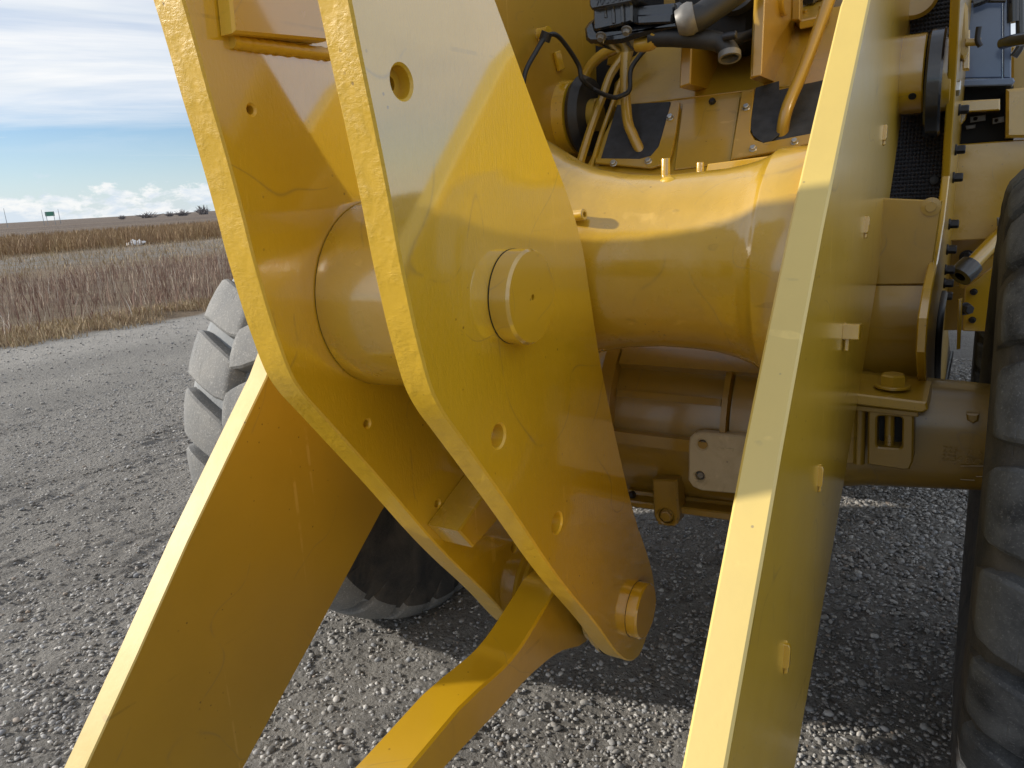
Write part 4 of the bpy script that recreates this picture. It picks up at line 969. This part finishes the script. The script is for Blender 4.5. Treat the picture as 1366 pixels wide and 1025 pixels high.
def stone_mat():
    m, t, b = mat('river_stone'); g_ = N(t, 'ShaderNodeNewGeometry')
    c = ramp(t, g_.outputs['Random Per Island'], [(0.0, (0.13, 0.13, 0.13)), (0.25, (0.28, 0.275, 0.268)), (0.45, (0.36, 0.35, 0.33)), (0.62, (0.25, 0.265, 0.29)), (0.8, (0.47, 0.465, 0.455)), (0.93, (0.58, 0.57, 0.55)), (1.0, (0.26, 0.205, 0.16))])
    c = mixc(t, ramp(t, noise(t, g_.outputs['Position'], 130, 4), [(0.35, 0.3), (0.65, 0.0)]), c, (0.17, 0.155, 0.135))
    t.links.new(c, b.inputs['Base Color']); b.inputs['Roughness'].default_value = 0.8; b.inputs['Specular IOR Level'].default_value = 0.3
    bump(t, b, noise(t, g_.outputs['Position'], 220, 4), 0.4, 0.002); return m
st_o = bpy.data.objects.new('gravel', mesh_np('gravel', np.concatenate(VV), np.concatenate(FF), [stone_mat()])); COL.objects.link(st_o)
tag(st_o, 'loose rounded grey and tan stones scattered over the yard', 'gravel', kind='stuff')

# ------------------------------------------------------------------ dry grass and weeds beyond the yard
def blades(n, a0, a1, s0, s1, h0, h1, w0, w1, dens=None, lean=0.35, along=None):
    a = rng.uniform(a0, a1, n); s = rng.uniform(s0, s1, n)
    if dens is not None:
        k = dens(a, s); a, s = a[k], s[k]; n = len(a)
    x = E0.x+ET.x*s+EN.x*a; y = E0.y+ET.y*s+EN.y*a
    h = rng.uniform(h0, h1, n); w = rng.uniform(w0, w1, n); th = rng.uniform(0, 2*np.pi, n)
    lx = rng.normal(0, lean, n)*h; lyy = rng.normal(0, lean, n)*h
    dx = np.cos(th)*w; dy = np.sin(th)*w
    V = np.zeros((n, 5, 3))
    V[:, 0] = np.stack([x-dx, y-dy, np.full(n, -.02)], -1); V[:, 1] = np.stack([x+dx, y+dy, np.full(n, -.02)], -1)
    V[:, 2] = np.stack([x+lx*.4+dx*.8, y+lyy*.4+dy*.8, h*.55], -1); V[:, 3] = np.stack([x+lx*.4-dx*.8, y+lyy*.4-dy*.8, h*.55], -1)
    V[:, 4] = np.stack([x+lx, y+lyy, h], -1)
    b = (np.arange(n)*5)[:, None]
    F = np.concatenate([b+np.array([[0, 1, 2]]), b+np.array([[0, 2, 3]]), b+np.array([[3, 2, 4]])])
    return V.reshape(-1, 3), F
def grass_mat(name, stops):
    m, t, b = mat(name); g_ = N(t, 'ShaderNodeNewGeometry')
    c = ramp(t, g_.outputs['Random Per Island'], stops)
    c = mixc(t, ramp(t, noise(t, g_.outputs['Position'], 0.6, 4), [(0.35, 0.0), (0.65, 0.45)]), c, (0.24, 0.16, 0.125))
    t.links.new(c, b.inputs['Base Color']); b.inputs['Roughness'].default_value = 0.75; b.inputs['Specular IOR Level'].default_value = 0.2
    return m
def add_grass(name, label, sets, m):
    o = 0; VV = []; FF = []
    for v, f in sets: VV.append(v); FF.append(f+o); o += len(v)
    ob = bpy.data.objects.new(name, mesh_np(name, np.concatenate(VV), np.concatenate(FF), [m], False)); COL.objects.link(ob)
    tag(ob, label, 'grass', kind='stuff')
clump = lambda a, s: rng.random(len(a)) < np.clip(0.35+0.45*np.sin(a*1.3+2*np.sin(s*.7))*np.sin(s*1.1)+0.3*np.sin(s*3.3+a), 0.08, 1)
straw = grass_mat('straw', [(0.0, (0.26, 0.18, 0.10)), (0.35, (0.42, 0.32, 0.19)), (0.7, (0.54, 0.44, 0.29)), (1.0, (0.34, 0.28, 0.13))])
redw = grass_mat('red_weed', [(0.0, (0.17, 0.095, 0.075)), (0.4, (0.27, 0.175, 0.14)), (0.68, (0.36, 0.27, 0.21)), (0.9, (0.54, 0.46, 0.37)), (1.0, (0.74, 0.68, 0.60))])
tall = grass_mat('tall_grass', [(0.0, (0.20, 0.125, 0.065)), (0.5, (0.31, 0.21, 0.105)), (1.0, (0.43, 0.32, 0.18))])
rag = lambda a, s: rng.random(len(a)) < np.clip((a+0.15+0.35*np.sin(s*1.7)+0.3*np.sin(s*4.1)+0.25*np.sin(s*9.7+a*4))*1.3, 0, 1)
add_grass('verge_grass', 'short straw coloured grass along the edge of the gravel yard', [blades(30000, -0.25, 1.5, -9, 14, .05, .17, .004, .009, rag)], straw)
clump = lambda a, s: rng.random(len(a)) < np.clip(0.35+0.45*np.sin(a*1.3+2*np.sin(s*.7))*np.sin(s*1.1)+0.3*np.sin(s*3.3+a), 0.08, 1)
add_grass('red_weeds', 'knee high reddish dry weeds behind the short straw verge', [blades(60000, 0.7, 12.5, -16, 22, .10, .38, .004, .010, clump, .22), blades(5000, 1.5, 12.0, -16, 22, .35, .62, .003, .007, None, .15)], redw)
add_grass('dry_stubble', 'low pale stubble on the grey strip farther out', [blades(30000, 12, 30, -28, 40, .08, .30, .007, .016, clump)], straw)
add_grass('tall_grass', 'tall golden brown grass band across the field', [blades(50000, 30, 44, -50, 75, .35, 1.0, .010, .026, None, .22), blades(22000, 44, 75, -70, 110, .3, .7, .03, .06, None, .2)], tall)

# ------------------------------------------------------------------ far things
def far_pt(px, d):
    h = 298-0.0586*px; r = ray((px, h)); r.z = 0; r.normalize(); return Vector((r.x*d, r.y*d, 0))
def up(px, py, d):
    r = ray((px, py)); return CAMH+r.z/math.hypot(r.x, r.y)*d
# road sign with two posts
p = far_pt(68, 300); sg = empty('road_sign', p)
tag(sg, 'small green road sign on posts at the horizon', 'road sign')
z0, z1 = up(68, 288.5, 300), up(68, 282.5, 300); side_v = Vector((-p.y, p.x, 0)).normalized()
pl = Plane(p+Vector((0, 0, (z0+z1)/2)), -side_v, (0, 0, 1))
hw = 4.6*300/FPX; plate('panel', pl, [(-hw, -(z1-z0)/2), (hw, -(z1-z0)/2), (hw, (z1-z0)/2), (-hw, (z1-z0)/2)], 0.08, sg, M_GREEN, 0.01, uv=True)
for s in (-.8, .8): tube('post', [p+side_v*hw*s+Vector((0, 0, 0)), p+side_v*hw*s+Vector((0, 0, z1))], 0.09, sg, M_POLE, 6, 0)
for i, (px, py, lab) in enumerate(((9, 278, 'thin grey pole leftmost on the horizon'), (58, 280, 'thin grey pole just left of the green road sign'), (80, 279, 'thin grey pole just right of the green road sign'))):
    p = far_pt(px, 320); z = up(px, py, 320)
    o = lathe('light_pole', p, (0, 0, 1), [(0, 0), (0.12, 0), (0.07, z), (0, z)], None, M_POLE, 6)
    tag(o, lab, 'pole', 'thin poles along the horizon')
def bush(px, d, w, h, label):
    p = far_pt(px, d); o = empty('bare_bush', p); tag(o, label, 'bush', 'bare bushes on the horizon')
    bm = bmesh.new()
    for k in range(60):
        a = rng.uniform(0, 2*math.pi); e = rng.uniform(.25, 1.4); ln = h*rng.uniform(.5, 1)
        b0 = p+Vector((rng.normal(0, w*.10), rng.normal(0, w*.10), 0)); b1 = b0+Vector((math.cos(a)*math.cos(e)*w*.5, math.sin(a)*math.cos(e)*w*.5, ln*math.sin(e)))
        add_tube(bm, [b0, b0.lerp(b1, .55)+Vector((0, 0, .1*h)), b1], lambda s, q=h: 0.05*q*(1-.8*s)+.02, 4, 0)
    finish('branches', bm, M_TWIG, o, None)
for px, d, w, h, lab in ((163, 420, 4, 2.6, 'smallest dark bush, leftmost on the horizon'), (196, 420, 11, 3.4, 'wide low bare bush on the horizon, beside the smallest one'),
                         (226, 430, 5, 3.0, 'narrow bare bush on the horizon between two wide ones'), (243, 410, 8, 3.8, 'dark dense bush on the horizon near the yellow machine'), (270, 430, 8, 5.5, 'tallest bare bush on the horizon, closest to the yellow machine')): bush(px, d, w, h, lab)
# crumpled white plastic in the grass
p = PZ((181, 327)); bm = bmesh.new(); bmesh.ops.create_icosphere(bm, subdivisions=3, radius=1.0)
sc = 12*(p-CP).length/FPX
for v in bm.verts:
    n_ = mnoise.noise(v.co*2.3)*.55+mnoise.noise(v.co*6)*.25
    v.co = Vector((v.co.x*sc*(1+n_), v.co.y*sc*.7*(1+n_), max(-.02, v.co.z*.42*sc*(1+n_*1.5))))+Vector((p.x, p.y, 0.02))
tag(finish('plastic_sheet', bm, M_WHITE, None, 30), 'crumpled white plastic sheet lying in the dry grass', 'litter')
